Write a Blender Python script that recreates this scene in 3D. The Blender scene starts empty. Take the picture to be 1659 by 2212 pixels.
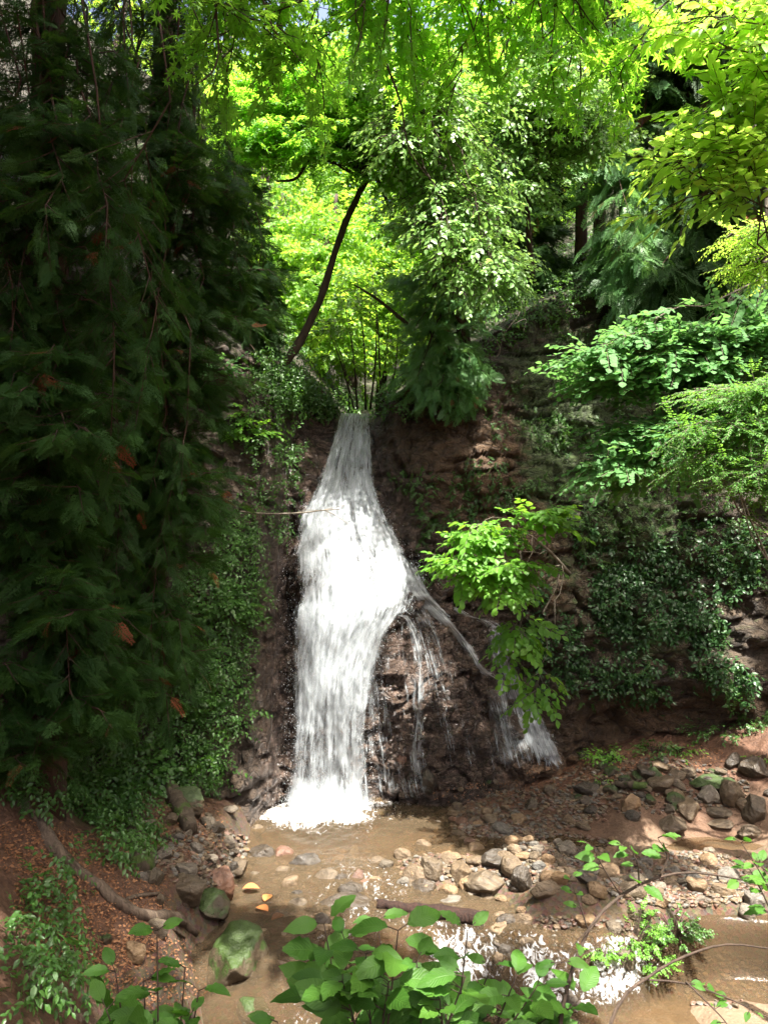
import bpy, math, random
import numpy as np
from mathutils import Vector
from mathutils.bvhtree import BVHTree

random.seed(7)
RNG = np.random.default_rng(7)
sc = bpy.context.scene
C = sc.collection

# ------------------------------------------------------------------ camera, light, exposure
F = 1736.0          # focal length in the measuring grid (1659 x 2212)
CZ = 4.0            # eye height above the pool
cd = bpy.data.cameras.new('camera')
cam = bpy.data.objects.new('camera', cd); C.objects.link(cam)
cam.location = (0, 0, CZ); cam.rotation_euler = (math.radians(90), 0, 0)
cd.sensor_fit = 'VERTICAL'; cd.sensor_height = 24.0; cd.lens = 24.0 * F / 2212.0
cd.clip_start = 0.05; cd.clip_end = 600
sc.camera = cam

SUN = Vector((0.17, -0.30, 0.90)).normalized()       # towards the sun
elev = math.asin(SUN.z); azim = math.atan2(SUN.x, SUN.y)
world = bpy.data.worlds.new('World'); sc.world = world; world.use_nodes = True
wn = world.node_tree
sky = wn.nodes.new('ShaderNodeTexSky'); sky.sky_type = 'NISHITA'; sky.sun_disc = False
sky.sun_elevation = elev; sky.sun_rotation = azim
sky.dust_density = 8.0; sky.air_density = 0.8; sky.ozone_density = 0.2
wn.links.new(sky.outputs[0], wn.nodes['Background'].inputs[0])
wn.nodes['Background'].inputs[1].default_value = 0.11
sl = bpy.data.lights.new('sun', 'SUN'); sl.energy = 5.0; sl.angle = math.radians(0.6); sl.color = (1.0, 0.95, 0.86)
so = bpy.data.objects.new('sun', sl); C.objects.link(so)
so.rotation_euler = SUN.to_track_quat('Z', 'Y').to_euler()
sc.view_settings.view_transform = 'Standard'; sc.view_settings.look = 'None'
sc.view_settings.gamma = 1.0; sc.view_settings.exposure = 2.3
sc.cycles.max_bounces = 8; sc.cycles.diffuse_bounces = 4; sc.cycles.glossy_bounces = 3
sc.cycles.transmission_bounces = 6; sc.cycles.transparent_max_bounces = 14
sc.cycles.caustics_reflective = False; sc.cycles.caustics_refractive = False
sc.cycles.sample_clamp_indirect = 4.0

# ------------------------------------------------------------------ helpers
def at(px, py, Y):
    return Vector(((px - 829.5) / F * Y, Y, CZ - (py - 1106) / F * Y))

def unit(a):
    return a / np.maximum(np.linalg.norm(a, axis=-1, keepdims=True), 1e-9)

def _h(ix, iy, iz, s):
    n = (ix * 374761393 + iy * 668265263 + iz * 2147483647 + s * 974634777) & 0xffffffff
    n = ((n ^ (n >> 13)) * 1274126177) & 0xffffffff
    n = n ^ (n >> 16)
    return (n & 0xffff) / 32767.5 - 1.0

def vnoise(p, s=0):
    p = np.asarray(p, float)
    i = np.floor(p).astype(np.int64); f = p - i; f = f * f * (3 - 2 * f)
    r = 0
    for dx in (0, 1):
        wx = f[..., 0] if dx else 1 - f[..., 0]
        for dy in (0, 1):
            wy = f[..., 1] if dy else 1 - f[..., 1]
            for dz in (0, 1):
                wz = f[..., 2] if dz else 1 - f[..., 2]
                r = r + wx * wy * wz * _h(i[..., 0] + dx, i[..., 1] + dy, i[..., 2] + dz, s)
    return r

def fbm(p, o=4, s=0):
    p = np.asarray(p, float); a = 1.0; r = 0; t = 0
    for k in range(o):
        r = r + a * vnoise(p * 2.03 ** k + 13.7 * k, s + k); t += a; a *= 0.5
    return r / t

def ridged(p, o=4, s=0):
    p = np.asarray(p, float); a = 1.0; r = 0; t = 0
    for k in range(o):
        r = r + a * (1 - 2 * np.abs(vnoise(p * 2.07 ** k + 7.3 * k, s + k))); t += a; a *= 0.5
    return r / t

def sstep(a, b, x):
    t = np.clip((x - a) / (b - a), 0, 1); return t * t * (3 - 2 * t)

class Buf:
    def __init__(s):
        s.V = []; s.T = []; s.M = []; s.U = []; s.R = []; s.n = 0
    def add(s, V, T, mat=0, uv=None, rnd=None):
        V = np.asarray(V, float).reshape(-1, 3); T = np.asarray(T, np.int64).reshape(-1, 3)
        if len(V) == 0: return
        s.V.append(V); s.T.append(T + s.n); s.n += len(V)
        s.M.append(np.full(len(T), mat, np.int32) if np.isscalar(mat) else mat)
        s.U.append(np.zeros((len(V), 2)) if uv is None else uv)
        s.R.append(np.full(len(V), 0.5) if rnd is None else rnd)

def build(name, buf, mats, parent=None, smooth=False, attrs=None, origin=None):
    me = bpy.data.meshes.new(name)
    V = np.concatenate(buf.V); T = np.concatenate(buf.T); M = np.concatenate(buf.M)
    U = np.concatenate(buf.U); R = np.concatenate(buf.R)
    off = Vector((0, 0, 0))
    if parent is not None:
        off = parent.location.copy(); q_ = parent.parent
        while q_ is not None: off += q_.location; q_ = q_.parent
    elif origin is not None: off = Vector(origin)
    me.vertices.add(len(V)); me.vertices.foreach_set('co', (V - np.array(off)).astype(np.float32).ravel())
    me.loops.add(3 * len(T)); me.loops.foreach_set('vertex_index', T.astype(np.int32).ravel())
    me.polygons.add(len(T)); me.polygons.foreach_set('loop_start', np.arange(0, 3 * len(T), 3, dtype=np.int32))
    me.polygons.foreach_set('material_index', M)
    me.polygons.foreach_set('use_smooth', np.full(len(T), smooth))
    me.update(calc_edges=True)
    uvl = me.uv_layers.new(name='UVMap'); uvl.data.foreach_set('uv', U[T.ravel()].astype(np.float32).ravel())
    a = me.attributes.new('rnd', 'FLOAT', 'POINT'); a.data.foreach_set('value', R.astype(np.float32))
    for k, v in (attrs or {}).items():
        a = me.attributes.new(k, 'FLOAT', 'POINT'); a.data.foreach_set('value', np.asarray(v, np.float32).ravel())
    for m in (mats if isinstance(mats, (list, tuple)) else [mats]): me.materials.append(m)
    o = bpy.data.objects.new(name, me); C.objects.link(o)
    if parent is not None: o.parent = parent
    else: o.location = off
    return o

def empty(name, loc, label, cat, group=None):
    o = bpy.data.objects.new(name, None); C.objects.link(o); o.location = loc; o.empty_display_size = 0.2
    o['label'] = label; o['category'] = cat
    if group: o['group'] = group
    return o

def tag(o, label=None, cat=None, group=None, kind=None):
    if label: o['label'] = label
    if cat: o['category'] = cat
    if group: o['group'] = group
    if kind: o['kind'] = kind
    return o

def grid_tris(nr, nc):
    r = np.arange(nr - 1)[:, None]; c = np.arange(nc - 1)[None, :]
    a = (r * nc + c).ravel()
    return np.concatenate([np.stack([a, a + 1, a + nc + 1], 1), np.stack([a, a + nc + 1, a + nc], 1)])

def tube(buf, P, R, sides=6, mat=0, wob=0.0, seed=0):
    P = np.asarray([tuple(p) for p in P], float); n = len(P)
    R = np.interp(np.linspace(0, 1, n), np.linspace(0, 1, len(R)), R)
    D = unit(np.gradient(P, axis=0))
    ref = np.array([0, 0, 1.0]) if abs(D[:, 2]).mean() < 0.8 else np.array([1.0, 0, 0])
    A = unit(np.cross(D, ref)); B = np.cross(D, A)
    th = np.linspace(0, 2 * np.pi, sides, endpoint=False)
    V = P[:, None] + R[:, None, None] * (np.cos(th)[None, :, None] * A[:, None] + np.sin(th)[None, :, None] * B[:, None])
    if wob: V = V + (R[:, None, None] * wob) * np.stack([vnoise(V * 9 / max(R.max() * 8, .3) + k, seed + k) for k in (0, 31, 57)], -1)
    r = np.arange(n - 1)[:, None]; c = np.arange(sides)[None, :]
    a = (r * sides + c).ravel(); b = (r * sides + (c + 1) % sides).ravel()
    T = np.concatenate([np.stack([a, b, b + sides], 1), np.stack([a, b + sides, a + sides], 1)])
    V = V.reshape(-1, 3); k = len(V)
    V = np.concatenate([V, P[:1], P[-1:]])
    cc = np.arange(sides); e = (n - 1) * sides
    T = np.concatenate([T, np.stack([np.full(sides, k), (cc + 1) % sides, cc], 1), np.stack([np.full(sides, k + 1), e + cc, e + (cc + 1) % sides], 1)])
    uv = np.zeros((len(V), 2)); uv[:k, 1] = np.repeat(np.arange(n), sides) * 0.1; uv[:k, 0] = np.tile(np.arange(sides) / sides, n)
    buf.add(V, T, mat, uv)

def smooth_path(P, n=12):
    P = np.asarray([tuple(p) for p in P], float); k = len(P)
    if k < 3:
        t = np.linspace(0, 1, n)[:, None]; return P[0] * (1 - t) + P[-1] * t
    Q = np.concatenate([[2 * P[0] - P[1]], P, [2 * P[-1] - P[-2]]])
    out = []
    for i in range(k - 1):
        for t in np.linspace(0, 1, max(2, n // (k - 1)), endpoint=False):
            a, b, c, d = Q[i:i + 4]
            out.append(0.5 * ((2 * b) + (c - a) * t + (2 * a - 5 * b + 4 * c - d) * t * t + (3 * b - a - 3 * c + d) * t ** 3))
    out.append(P[-1]); return np.array(out)

# ------------------------------------------------------------------ materials
def mat_new(name):
    m = bpy.data.materials.new(name); m.use_nodes = True
    nt = m.node_tree; nt.nodes.clear()
    out = nt.nodes.new('ShaderNodeOutputMaterial')
    return m, nt, out
def N(nt, t, **k):
    n = nt.nodes.new(t)
    for a, b in k.items(): setattr(n, a, b)
    return n
def L(nt, a, b): nt.links.new(a, b)
def ramp(nt, fac, stops):
    r = N(nt, 'ShaderNodeValToRGB'); e = r.color_ramp.elements
    e[0].position = stops[0][0]; e[0].color = (*stops[0][1], 1)
    e[1].position = stops[-1][0]; e[1].color = (*stops[-1][1], 1)
    for p, c in stops[1:-1]:
        x = e.new(p); x.color = (*c, 1)
    if fac is not None: L(nt, fac, r.inputs[0])
    return r.outputs[0]
def mix(nt, fac, a, b, t='MIX'):
    m = N(nt, 'ShaderNodeMix', data_type='RGBA', blend_type=t)
    if isinstance(fac, (int, float)): m.inputs[0].default_value = fac
    else: L(nt, fac, m.inputs[0])
    for s, v in ((6, a), (7, b)):
        if isinstance(v, tuple): m.inputs[s].default_value = (*v, 1)
        else: L(nt, v, m.inputs[s])
    return m.outputs[2]
def mth(nt, op, a, b=None, c=None, clamp=False):
    m = N(nt, 'ShaderNodeMath', operation=op); m.use_clamp = clamp
    for i, v in enumerate((a, b, c)):
        if v is None: continue
        if isinstance(v, (int, float)): m.inputs[i].default_value = v
        else: L(nt, v, m.inputs[i])
    return m.outputs[0]
def attr(nt, name): return N(nt, 'ShaderNodeAttribute', attribute_name=name).outputs['Fac']
def noise(nt, scale, detail=4, rough=0.6, vec=None, dist=0.0):
    n = N(nt, 'ShaderNodeTexNoise'); n.inputs['Scale'].default_value = scale
    n.inputs['Detail'].default_value = detail; n.inputs['Roughness'].default_value = rough; n.inputs['Distortion'].default_value = dist
    if vec is not None: L(nt, vec, n.inputs['Vector'])
    return n.outputs['Fac']
def wpos(nt, scale=(1, 1, 1), obj=False):
    if obj: s = N(nt, 'ShaderNodeTexCoord').outputs['Object']
    else: s = N(nt, 'ShaderNodeNewGeometry').outputs['Position']
    m = N(nt, 'ShaderNodeMapping'); m.inputs['Scale'].default_value = scale; L(nt, s, m.inputs[0]); return m.outputs[0]
def principled(nt, out, color, rough, bump=None, bstr=0.5, bdist=0.02, spec=0.5):
    p = N(nt, 'ShaderNodeBsdfPrincipled')
    if isinstance(color, tuple): p.inputs['Base Color'].default_value = (*color, 1)
    else: L(nt, color, p.inputs['Base Color'])
    if isinstance(rough, (int, float)): p.inputs['Roughness'].default_value = rough
    else: L(nt, rough, p.inputs['Roughness'])
    p.inputs['Specular IOR Level'].default_value = spec
    if bump is not None:
        b = N(nt, 'ShaderNodeBump'); b.inputs['Strength'].default_value = bstr; b.inputs['Distance'].default_value = bdist
        L(nt, bump, b.inputs['Height']); L(nt, b.outputs[0], p.inputs['Normal'])
    if out is not None: L(nt, p.outputs[0], out.inputs[0])
    return p

def leaf_mat(name, c1, c2, tr, trw=0.45, rough=0.4, dead=0.0, veins=False, spec=0.5, deadcol=(0.16, 0.05, 0.02)):
    m, nt, out = mat_new(name)
    rnd = attr(nt, 'rnd')
    n = noise(nt, 0.9, 2, 0.5, wpos(nt))
    f = mth(nt, 'ADD', mth(nt, 'MULTIPLY', rnd, 0.7), mth(nt, 'MULTIPLY', mth(nt, 'SUBTRACT', n, 0.35), 0.9), clamp=True)
    col = mix(nt, f, c1, c2)
    tcol = mix(nt, f, (tr[0] * .75, tr[1] * .8, tr[2]), (min(1, tr[0] * 1.3), tr[1] * 1.12, tr[2] * 1.2))
    if dead > 0:
        d = mth(nt, 'GREATER_THAN', rnd, 1 - dead)
        col = mix(nt, d, col, deadcol); tcol = mix(nt, d, tcol, deadcol)
    bump = None
    if veins:
        uv = N(nt, 'ShaderNodeUVMap', uv_map='UVMap').outputs[0]
        sp = N(nt, 'ShaderNodeSeparateXYZ'); L(nt, uv, sp.inputs[0])
        ay = mth(nt, 'ABSOLUTE', sp.outputs[1])
        ph = mth(nt, 'SUBTRACT', mth(nt, 'MULTIPLY', sp.outputs[0], 44.0), mth(nt, 'MULTIPLY', ay, 9.0))
        w = mth(nt, 'ABSOLUTE', mth(nt, 'SINE', ph))
        w = mth(nt, 'MINIMUM', mth(nt, 'POWER', w, 0.6), mth(nt, 'MULTIPLY', ay, 12.0))
        bump = w
        col = mix(nt, mth(nt, 'MULTIPLY', mth(nt, 'SUBTRACT', 1.0, w), 0.45, clamp=True), col, (c2[0] * 1.3, c2[1] * 1.2, c2[2] * 1.3))
    p = principled(nt, None, col, rough, bump, 0.5, 0.003, spec)
    t = N(nt, 'ShaderNodeBsdfTranslucent'); L(nt, tcol, t.inputs[0])
    mx = N(nt, 'ShaderNodeMixShader'); mx.inputs[0].default_value = trw
    L(nt, p.outputs[0], mx.inputs[1]); L(nt, t.outputs[0], mx.inputs[2]); L(nt, mx.outputs[0], out.inputs[0])
    return m

def bark_mat(name, c1, c2, moss=0.0, scale=1.0):
    m, nt, out = mat_new(name)
    v = wpos(nt, (14 * scale, 14 * scale, 2.2 * scale)); n = noise(nt, 1.5, 6, 0.7, v, 0.6)
    col = ramp(nt, n, [(0.3, c1), (0.7, c2)])
    if moss:
        g = noise(nt, 3.0, 4, 0.6, wpos(nt))
        col = mix(nt, mth(nt, 'MULTIPLY', mth(nt, 'GREATER_THAN', g, 1 - moss * 0.6), 0.8), col, (0.05, 0.09, 0.015))
    principled(nt, out, col, 0.8, n, 0.8, 0.03, 0.3)
    return m

M = {}
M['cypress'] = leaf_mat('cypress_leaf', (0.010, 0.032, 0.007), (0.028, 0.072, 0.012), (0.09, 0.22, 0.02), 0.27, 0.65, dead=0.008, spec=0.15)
M['cypress_lit'] = leaf_mat('cypress_leaf_lit', (0.06, 0.17, 0.05), (0.14, 0.29, 0.09), (0.24, 0.50, 0.10), 0.36, 0.5, dead=0.01)  # lighter copy of the cypress leaf, sunlit look put into the colour
M['maple'] = leaf_mat('maple_leaf', (0.06, 0.19, 0.02), (0.11, 0.27, 0.03), (0.38, 0.76, 0.05), 0.62, 0.45)
M['yellow'] = leaf_mat('yellow_green_leaf', (0.10, 0.24, 0.02), (0.17, 0.30, 0.03), (0.52, 0.84, 0.09), 0.60, 0.4)
M['pale'] = leaf_mat('pale_leaf', (0.10, 0.22, 0.05), (0.20, 0.34, 0.10), (0.34, 0.62, 0.10), 0.42, 0.38)
M['round'] = leaf_mat('round_leaf', (0.055, 0.15, 0.045), (0.10, 0.24, 0.07), (0.20, 0.46, 0.09), 0.38, 0.62, spec=0.25)
M['fine'] = leaf_mat('fine_leaf', (0.05, 0.15, 0.03), (0.09, 0.22, 0.035), (0.22, 0.50, 0.05), 0.42, 0.6, spec=0.25)
M['lime'] = leaf_mat('lime_leaf', (0.07, 0.20, 0.02), (0.12, 0.28, 0.03), (0.28, 0.60, 0.04), 0.42, 0.5)
M['far'] = leaf_mat('far_leaf', (0.08, 0.20, 0.02), (0.15, 0.28, 0.03), (0.40, 0.70, 0.05), 0.55, 0.5)
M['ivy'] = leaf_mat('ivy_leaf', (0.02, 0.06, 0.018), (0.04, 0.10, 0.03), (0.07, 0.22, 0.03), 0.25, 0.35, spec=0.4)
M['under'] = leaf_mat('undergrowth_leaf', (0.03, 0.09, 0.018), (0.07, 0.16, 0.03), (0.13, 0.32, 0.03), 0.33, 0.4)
M['shrub'] = leaf_mat('shrub_leaf', (0.028, 0.095, 0.012), (0.065, 0.155, 0.018), (0.10, 0.30, 0.02), 0.33, 0.5, veins=True, dead=0.0, spec=0.3, deadcol=(0.22, 0.20, 0.03))
M['litter'] = leaf_mat('dry_leaf', (0.20, 0.09, 0.04), (0.34, 0.17, 0.08), (0.2, 0.08, 0.03), 0.15, 0.8)
M['bark'] = bark_mat('dark_bark', (0.02, 0.014, 0.010), (0.075, 0.05, 0.035))
M['bark_red'] = bark_mat('cedar_bark', (0.022, 0.012, 0.008), (0.085, 0.045, 0.03))
M['bark_grey'] = bark_mat('grey_bark', (0.07, 0.06, 0.045), (0.24, 0.21, 0.16))
M['bark_moss'] = bark_mat('mossy_bark', (0.03, 0.022, 0.014), (0.11, 0.085, 0.06), moss=0.75)
M['root'] = bark_mat('root_bark', (0.04, 0.028, 0.02), (0.17, 0.125, 0.09), scale=1.5)
M['log'] = bark_mat('wet_log', (0.008, 0.005, 0.004), (0.04, 0.018, 0.012), scale=1.6)

def rock_mat(name, c1, c2, c3, moss=0.0, rough=0.55):
    m, nt, out = mat_new(name)
    oi = N(nt, 'ShaderNodeObjectInfo').outputs['Random']
    g = N(nt, 'ShaderNodeTexCoord').outputs['Object']
    ad = N(nt, 'ShaderNodeVectorMath', operation='ADD'); L(nt, g, ad.inputs[0]); L(nt, mth(nt, 'MULTIPLY', oi, 37.0), ad.inputs[1])
    n1 = noise(nt, 2.2, 6, 0.65, ad.outputs[0], 0.5); n2 = noise(nt, 9, 5, 0.75, wpos(nt)); n3 = noise(nt, 55, 3, 0.7, wpos(nt))
    col = ramp(nt, n1, [(0.28, c1), (0.5, c2), (0.75, c3)])
    tint = mix(nt, oi, (0.50, 0.51, 0.50), (0.86, 0.76, 0.62)); col = mix(nt, 1.0, col, tint, 'MULTIPLY')
    col = mix(nt, mth(nt, 'MULTIPLY', n3, 0.5), col, mix(nt, 0.5, col, (0.02, 0.015, 0.01)))
    if moss:
        nz = N(nt, 'ShaderNodeSeparateXYZ'); L(nt, N(nt, 'ShaderNodeNewGeometry').outputs['Normal'], nz.inputs[0])
        k = mth(nt, 'ADD', mth(nt, 'MULTIPLY', nz.outputs[2], 0.5), n2)
        f = mth(nt, 'MULTIPLY', mth(nt, 'SUBTRACT', k, 1.0 - moss * 0.6), 7.0, clamp=True)
        mc = mix(nt, n3, (0.012, 0.024, 0.004), (0.040, 0.072, 0.010))
        col = mix(nt, f, col, mc)
    h = mth(nt, 'ADD', n1, mth(nt, 'ADD', mth(nt, 'MULTIPLY', n2, 0.5), mth(nt, 'MULTIPLY', n3, 0.15)))
    principled(nt, out, col, mth(nt, 'ADD', rough - 0.15, mth(nt, 'MULTIPLY', n2, 0.3)), h, 0.9, 0.035, 0.5)
    return m
M['rock'] = rock_mat('stream_rock', (0.07, 0.052, 0.034), (0.15, 0.115, 0.078), (0.25, 0.20, 0.14))
M['rock_tan'] = rock_mat('tan_rock', (0.14, 0.09, 0.05), (0.26, 0.185, 0.115), (0.38, 0.29, 0.19))
M['rock_dark'] = rock_mat('dark_rock', (0.03, 0.024, 0.018), (0.075, 0.06, 0.046), (0.14, 0.115, 0.09), rough=0.35)
M['rock_grey'] = rock_mat('grey_rock', (0.10, 0.09, 0.08), (0.20, 0.185, 0.165), (0.33, 0.31, 0.28))
M['rock_red'] = rock_mat('reddish_rock', (0.09, 0.045, 0.032), (0.20, 0.11, 0.08), (0.30, 0.18, 0.13), rough=0.35)
M['rock_moss'] = rock_mat('mossy_rock', (0.045, 0.035, 0.024), (0.10, 0.08, 0.055), (0.17, 0.14, 0.10), moss=0.62)

def cliff_mat():
    m, nt, out = mat_new('cliff_rock')
    wet, moss, och, soil = (attr(nt, a) for a in ('wet', 'moss', 'ochre', 'soil'))
    v = wpos(nt, (1, 1, 2.4))
    n1 = noise(nt, 0.9, 8, 0.65, v, 0.8); n2 = noise(nt, 4.5, 8, 0.72, v, 0.5); n3 = noise(nt, 22, 5, 0.75, wpos(nt))
    col = ramp(nt, n1, [(0.3, (0.022, 0.015, 0.009)), (0.5, (0.060, 0.040, 0.023)), (0.72, (0.12, 0.080, 0.045))])
    col = mix(nt, mth(nt, 'MULTIPLY', och, n2), col, (0.24, 0.13, 0.06))
    dark = ramp(nt, n2, [(0.3, (0.018, 0.012, 0.009)), (0.48, (0.070, 0.047, 0.036)), (0.68, (0.19, 0.135, 0.105))])
    col = mix(nt, wet, col, dark)
    f = mth(nt, 'MULTIPLY', mth(nt, 'SUBTRACT', mth(nt, 'ADD', moss, n2), 0.95), 5.0, clamp=True)
    col = mix(nt, f, col, mix(nt, n3, (0.02, 0.04, 0.008), (0.07, 0.11, 0.02)))
    leafm = mix(nt, n3, (0.018, 0.016, 0.008), (0.060, 0.052, 0.024))
    col = mix(nt, soil, col, leafm)
    rg = mth(nt, 'SUBTRACT', 0.8, mth(nt, 'MULTIPLY', wet, 0.62))
    wv = N(nt, 'ShaderNodeVectorMath', operation='ADD'); L(nt, v, wv.inputs[0]); nc_ = N(nt, 'ShaderNodeTexNoise'); nc_.inputs['Scale'].default_value = 3.0; L(nt, wpos(nt), nc_.inputs['Vector']); L(nt, nc_.outputs['Color'], wv.inputs[1])
    ed = []
    for sc_v in (2.2, 6.5):
        vo = N(nt, 'ShaderNodeTexVoronoi', feature='DISTANCE_TO_EDGE'); vo.inputs['Scale'].default_value = sc_v; L(nt, wv.outputs[0], vo.inputs['Vector'])
        ed.append(mth(nt, 'MULTIPLY', vo.outputs['Distance'], 9.0, clamp=True))
    crack = mth(nt, 'MINIMUM', ed[0], mth(nt, 'ADD', 0.35, ed[1]))
    col = mix(nt, mth(nt, 'MULTIPLY', mth(nt, 'SUBTRACT', 1.0, crack, clamp=True), 0.6), col, (0.010, 0.007, 0.005))
    h = mth(nt, 'ADD', mth(nt, 'MULTIPLY', n1, 0.6), mth(nt, 'ADD', n2, mth(nt, 'MULTIPLY', n3, 0.3)))
    h = mth(nt, 'ADD', h, mth(nt, 'MULTIPLY', crack, 0.30))
    principled(nt, out, col, rg, h, 1.0, 0.085, 0.6)
    return m
M['cliff'] = cliff_mat()

def ground_mat():
    m, nt, out = mat_new('stream_bed_and_bank')
    lit, sand, mo = (attr(nt, a) for a in ('litter', 'sand', 'moss'))
    n1 = noise(nt, 2.0, 6, 0.65, wpos(nt), 0.4); n2 = noise(nt, 14, 6, 0.75, wpos(nt)); n3 = noise(nt, 60, 4, 0.8, wpos(nt))
    vo = N(nt, 'ShaderNodeTexVoronoi'); vo.inputs['Scale'].default_value = 26; L(nt, wpos(nt), vo.inputs['Vector'])
    bc = mix(nt, n1, (0.10, 0.062, 0.034), (0.22, 0.145, 0.085))
    bc = mix(nt, 0.3, bc, mix(nt, 1.0, vo.outputs['Color'], (0.34, 0.24, 0.15), 'MULTIPLY'))
    sc_ = mix(nt, n2, (0.30, 0.20, 0.12), (0.46, 0.33, 0.21))
    lc = ramp(nt, n2, [(0.3, (0.07, 0.030, 0.018)), (0.5, (0.20, 0.095, 0.05)), (0.72, (0.32, 0.17, 0.10))])
    col = mix(nt, sand, bc, sc_); col = mix(nt, lit, col, lc); col = mix(nt, 1.0, col, (0.55, 0.54, 0.55), 'MULTIPLY')
    f = mth(nt, 'MULTIPLY', mth(nt, 'SUBTRACT', mth(nt, 'ADD', mo, n2), 0.95), 5.0, clamp=True)
    col = mix(nt, f, col, mix(nt, n3, (0.02, 0.04, 0.008), (0.07, 0.11, 0.02)))
    col = mix(nt, mth(nt, 'MULTIPLY', n3, 0.45), col, mix(nt, 0.7, col, (0.015, 0.01, 0.006)))
    h = mth(nt, 'ADD', n2, mth(nt, 'ADD', mth(nt, 'MULTIPLY', n3, 0.5), mth(nt, 'MULTIPLY', vo.outputs['Distance'], 0.4)))
    principled(nt, out, col, mth(nt, 'ADD', 0.45, mth(nt, 'MULTIPLY', n1, 0.4)), h, 0.9, 0.03, 0.45)
    return m
M['ground'] = ground_mat()

def stream_mat():
    m, nt, out = mat_new('muddy_stream_water')
    foam = attr(nt, 'foam'); rip = attr(nt, 'ripple')
    v = wpos(nt, (1.0, 0.8, 1)); n1 = noise(nt, 8, 6, 0.7, v, 1.4); n2 = noise(nt, 34, 5, 0.75, v, 1.0); n3 = noise(nt, 2.2, 3, 0.5, v, 0.6)
    wat = N(nt, 'ShaderNodeBsdfPrincipled')
    L(nt, mix(nt, n3, (0.085, 0.062, 0.038), (0.16, 0.12, 0.075)), wat.inputs['Base Color']); wat.inputs['Roughness'].default_value = 0.06
    wat.inputs['IOR'].default_value = 1.33; wat.inputs['Specular IOR Level'].default_value = 0.8
    bp = N(nt, 'ShaderNodeBump'); bp.inputs['Distance'].default_value = 0.06
    L(nt, mth(nt, 'ADD', 0.12, rip), bp.inputs['Strength']); L(nt, mth(nt, 'ADD', n1, mth(nt, 'MULTIPLY', n2, 0.5)), bp.inputs['Height']); L(nt, bp.outputs[0], wat.inputs['Normal'])
    tr = N(nt, 'ShaderNodeBsdfTransparent'); tr.inputs[0].default_value = (0.66, 0.55, 0.40, 1)
    fr = N(nt, 'ShaderNodeFresnel'); fr.inputs[0].default_value = 1.33; L(nt, bp.outputs[0], fr.inputs[1])
    mx = N(nt, 'ShaderNodeMixShader'); L(nt, mth(nt, 'ADD', 0.26, mth(nt, 'MULTIPLY', fr.outputs[0], 1.3), clamp=True), mx.inputs[0])
    L(nt, tr.outputs[0], mx.inputs[1]); L(nt, wat.outputs[0], mx.inputs[2])
    fo = N(nt, 'ShaderNodeBsdfPrincipled'); fo.inputs['Base Color'].default_value = (0.82, 0.84, 0.86, 1); fo.inputs['Roughness'].default_value = 0.5
    b2 = N(nt, 'ShaderNodeBump'); b2.inputs['Strength'].default_value = 1.0; b2.inputs['Distance'].default_value = 0.03; L(nt, n1, b2.inputs['Height']); L(nt, b2.outputs[0], fo.inputs['Normal'])
    nn = mth(nt, 'ADD', mth(nt, 'MULTIPLY', noise(nt, 13, 5, 0.62, wpos(nt, (1.0, 0.42, 1)), 1.6), 0.88), mth(nt, 'MULTIPLY', n2, 0.12))
    nn = mth(nt, 'ADD', 0.5, mth(nt, 'MULTIPLY', mth(nt, 'SUBTRACT', nn, 0.5), 1.9))
    k = mth(nt, 'MULTIPLY', mth(nt, 'SUBTRACT', mth(nt, 'ADD', foam, nn), 0.96), 1.9, clamp=True)
    m2 = N(nt, 'ShaderNodeMixShader'); L(nt, k, m2.inputs[0]); L(nt, mx.outputs[0], m2.inputs[1]); L(nt, fo.outputs[0], m2.inputs[2])
    L(nt, m2.outputs[0], out.inputs[0])
    return m
M['stream'] = stream_mat()

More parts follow.
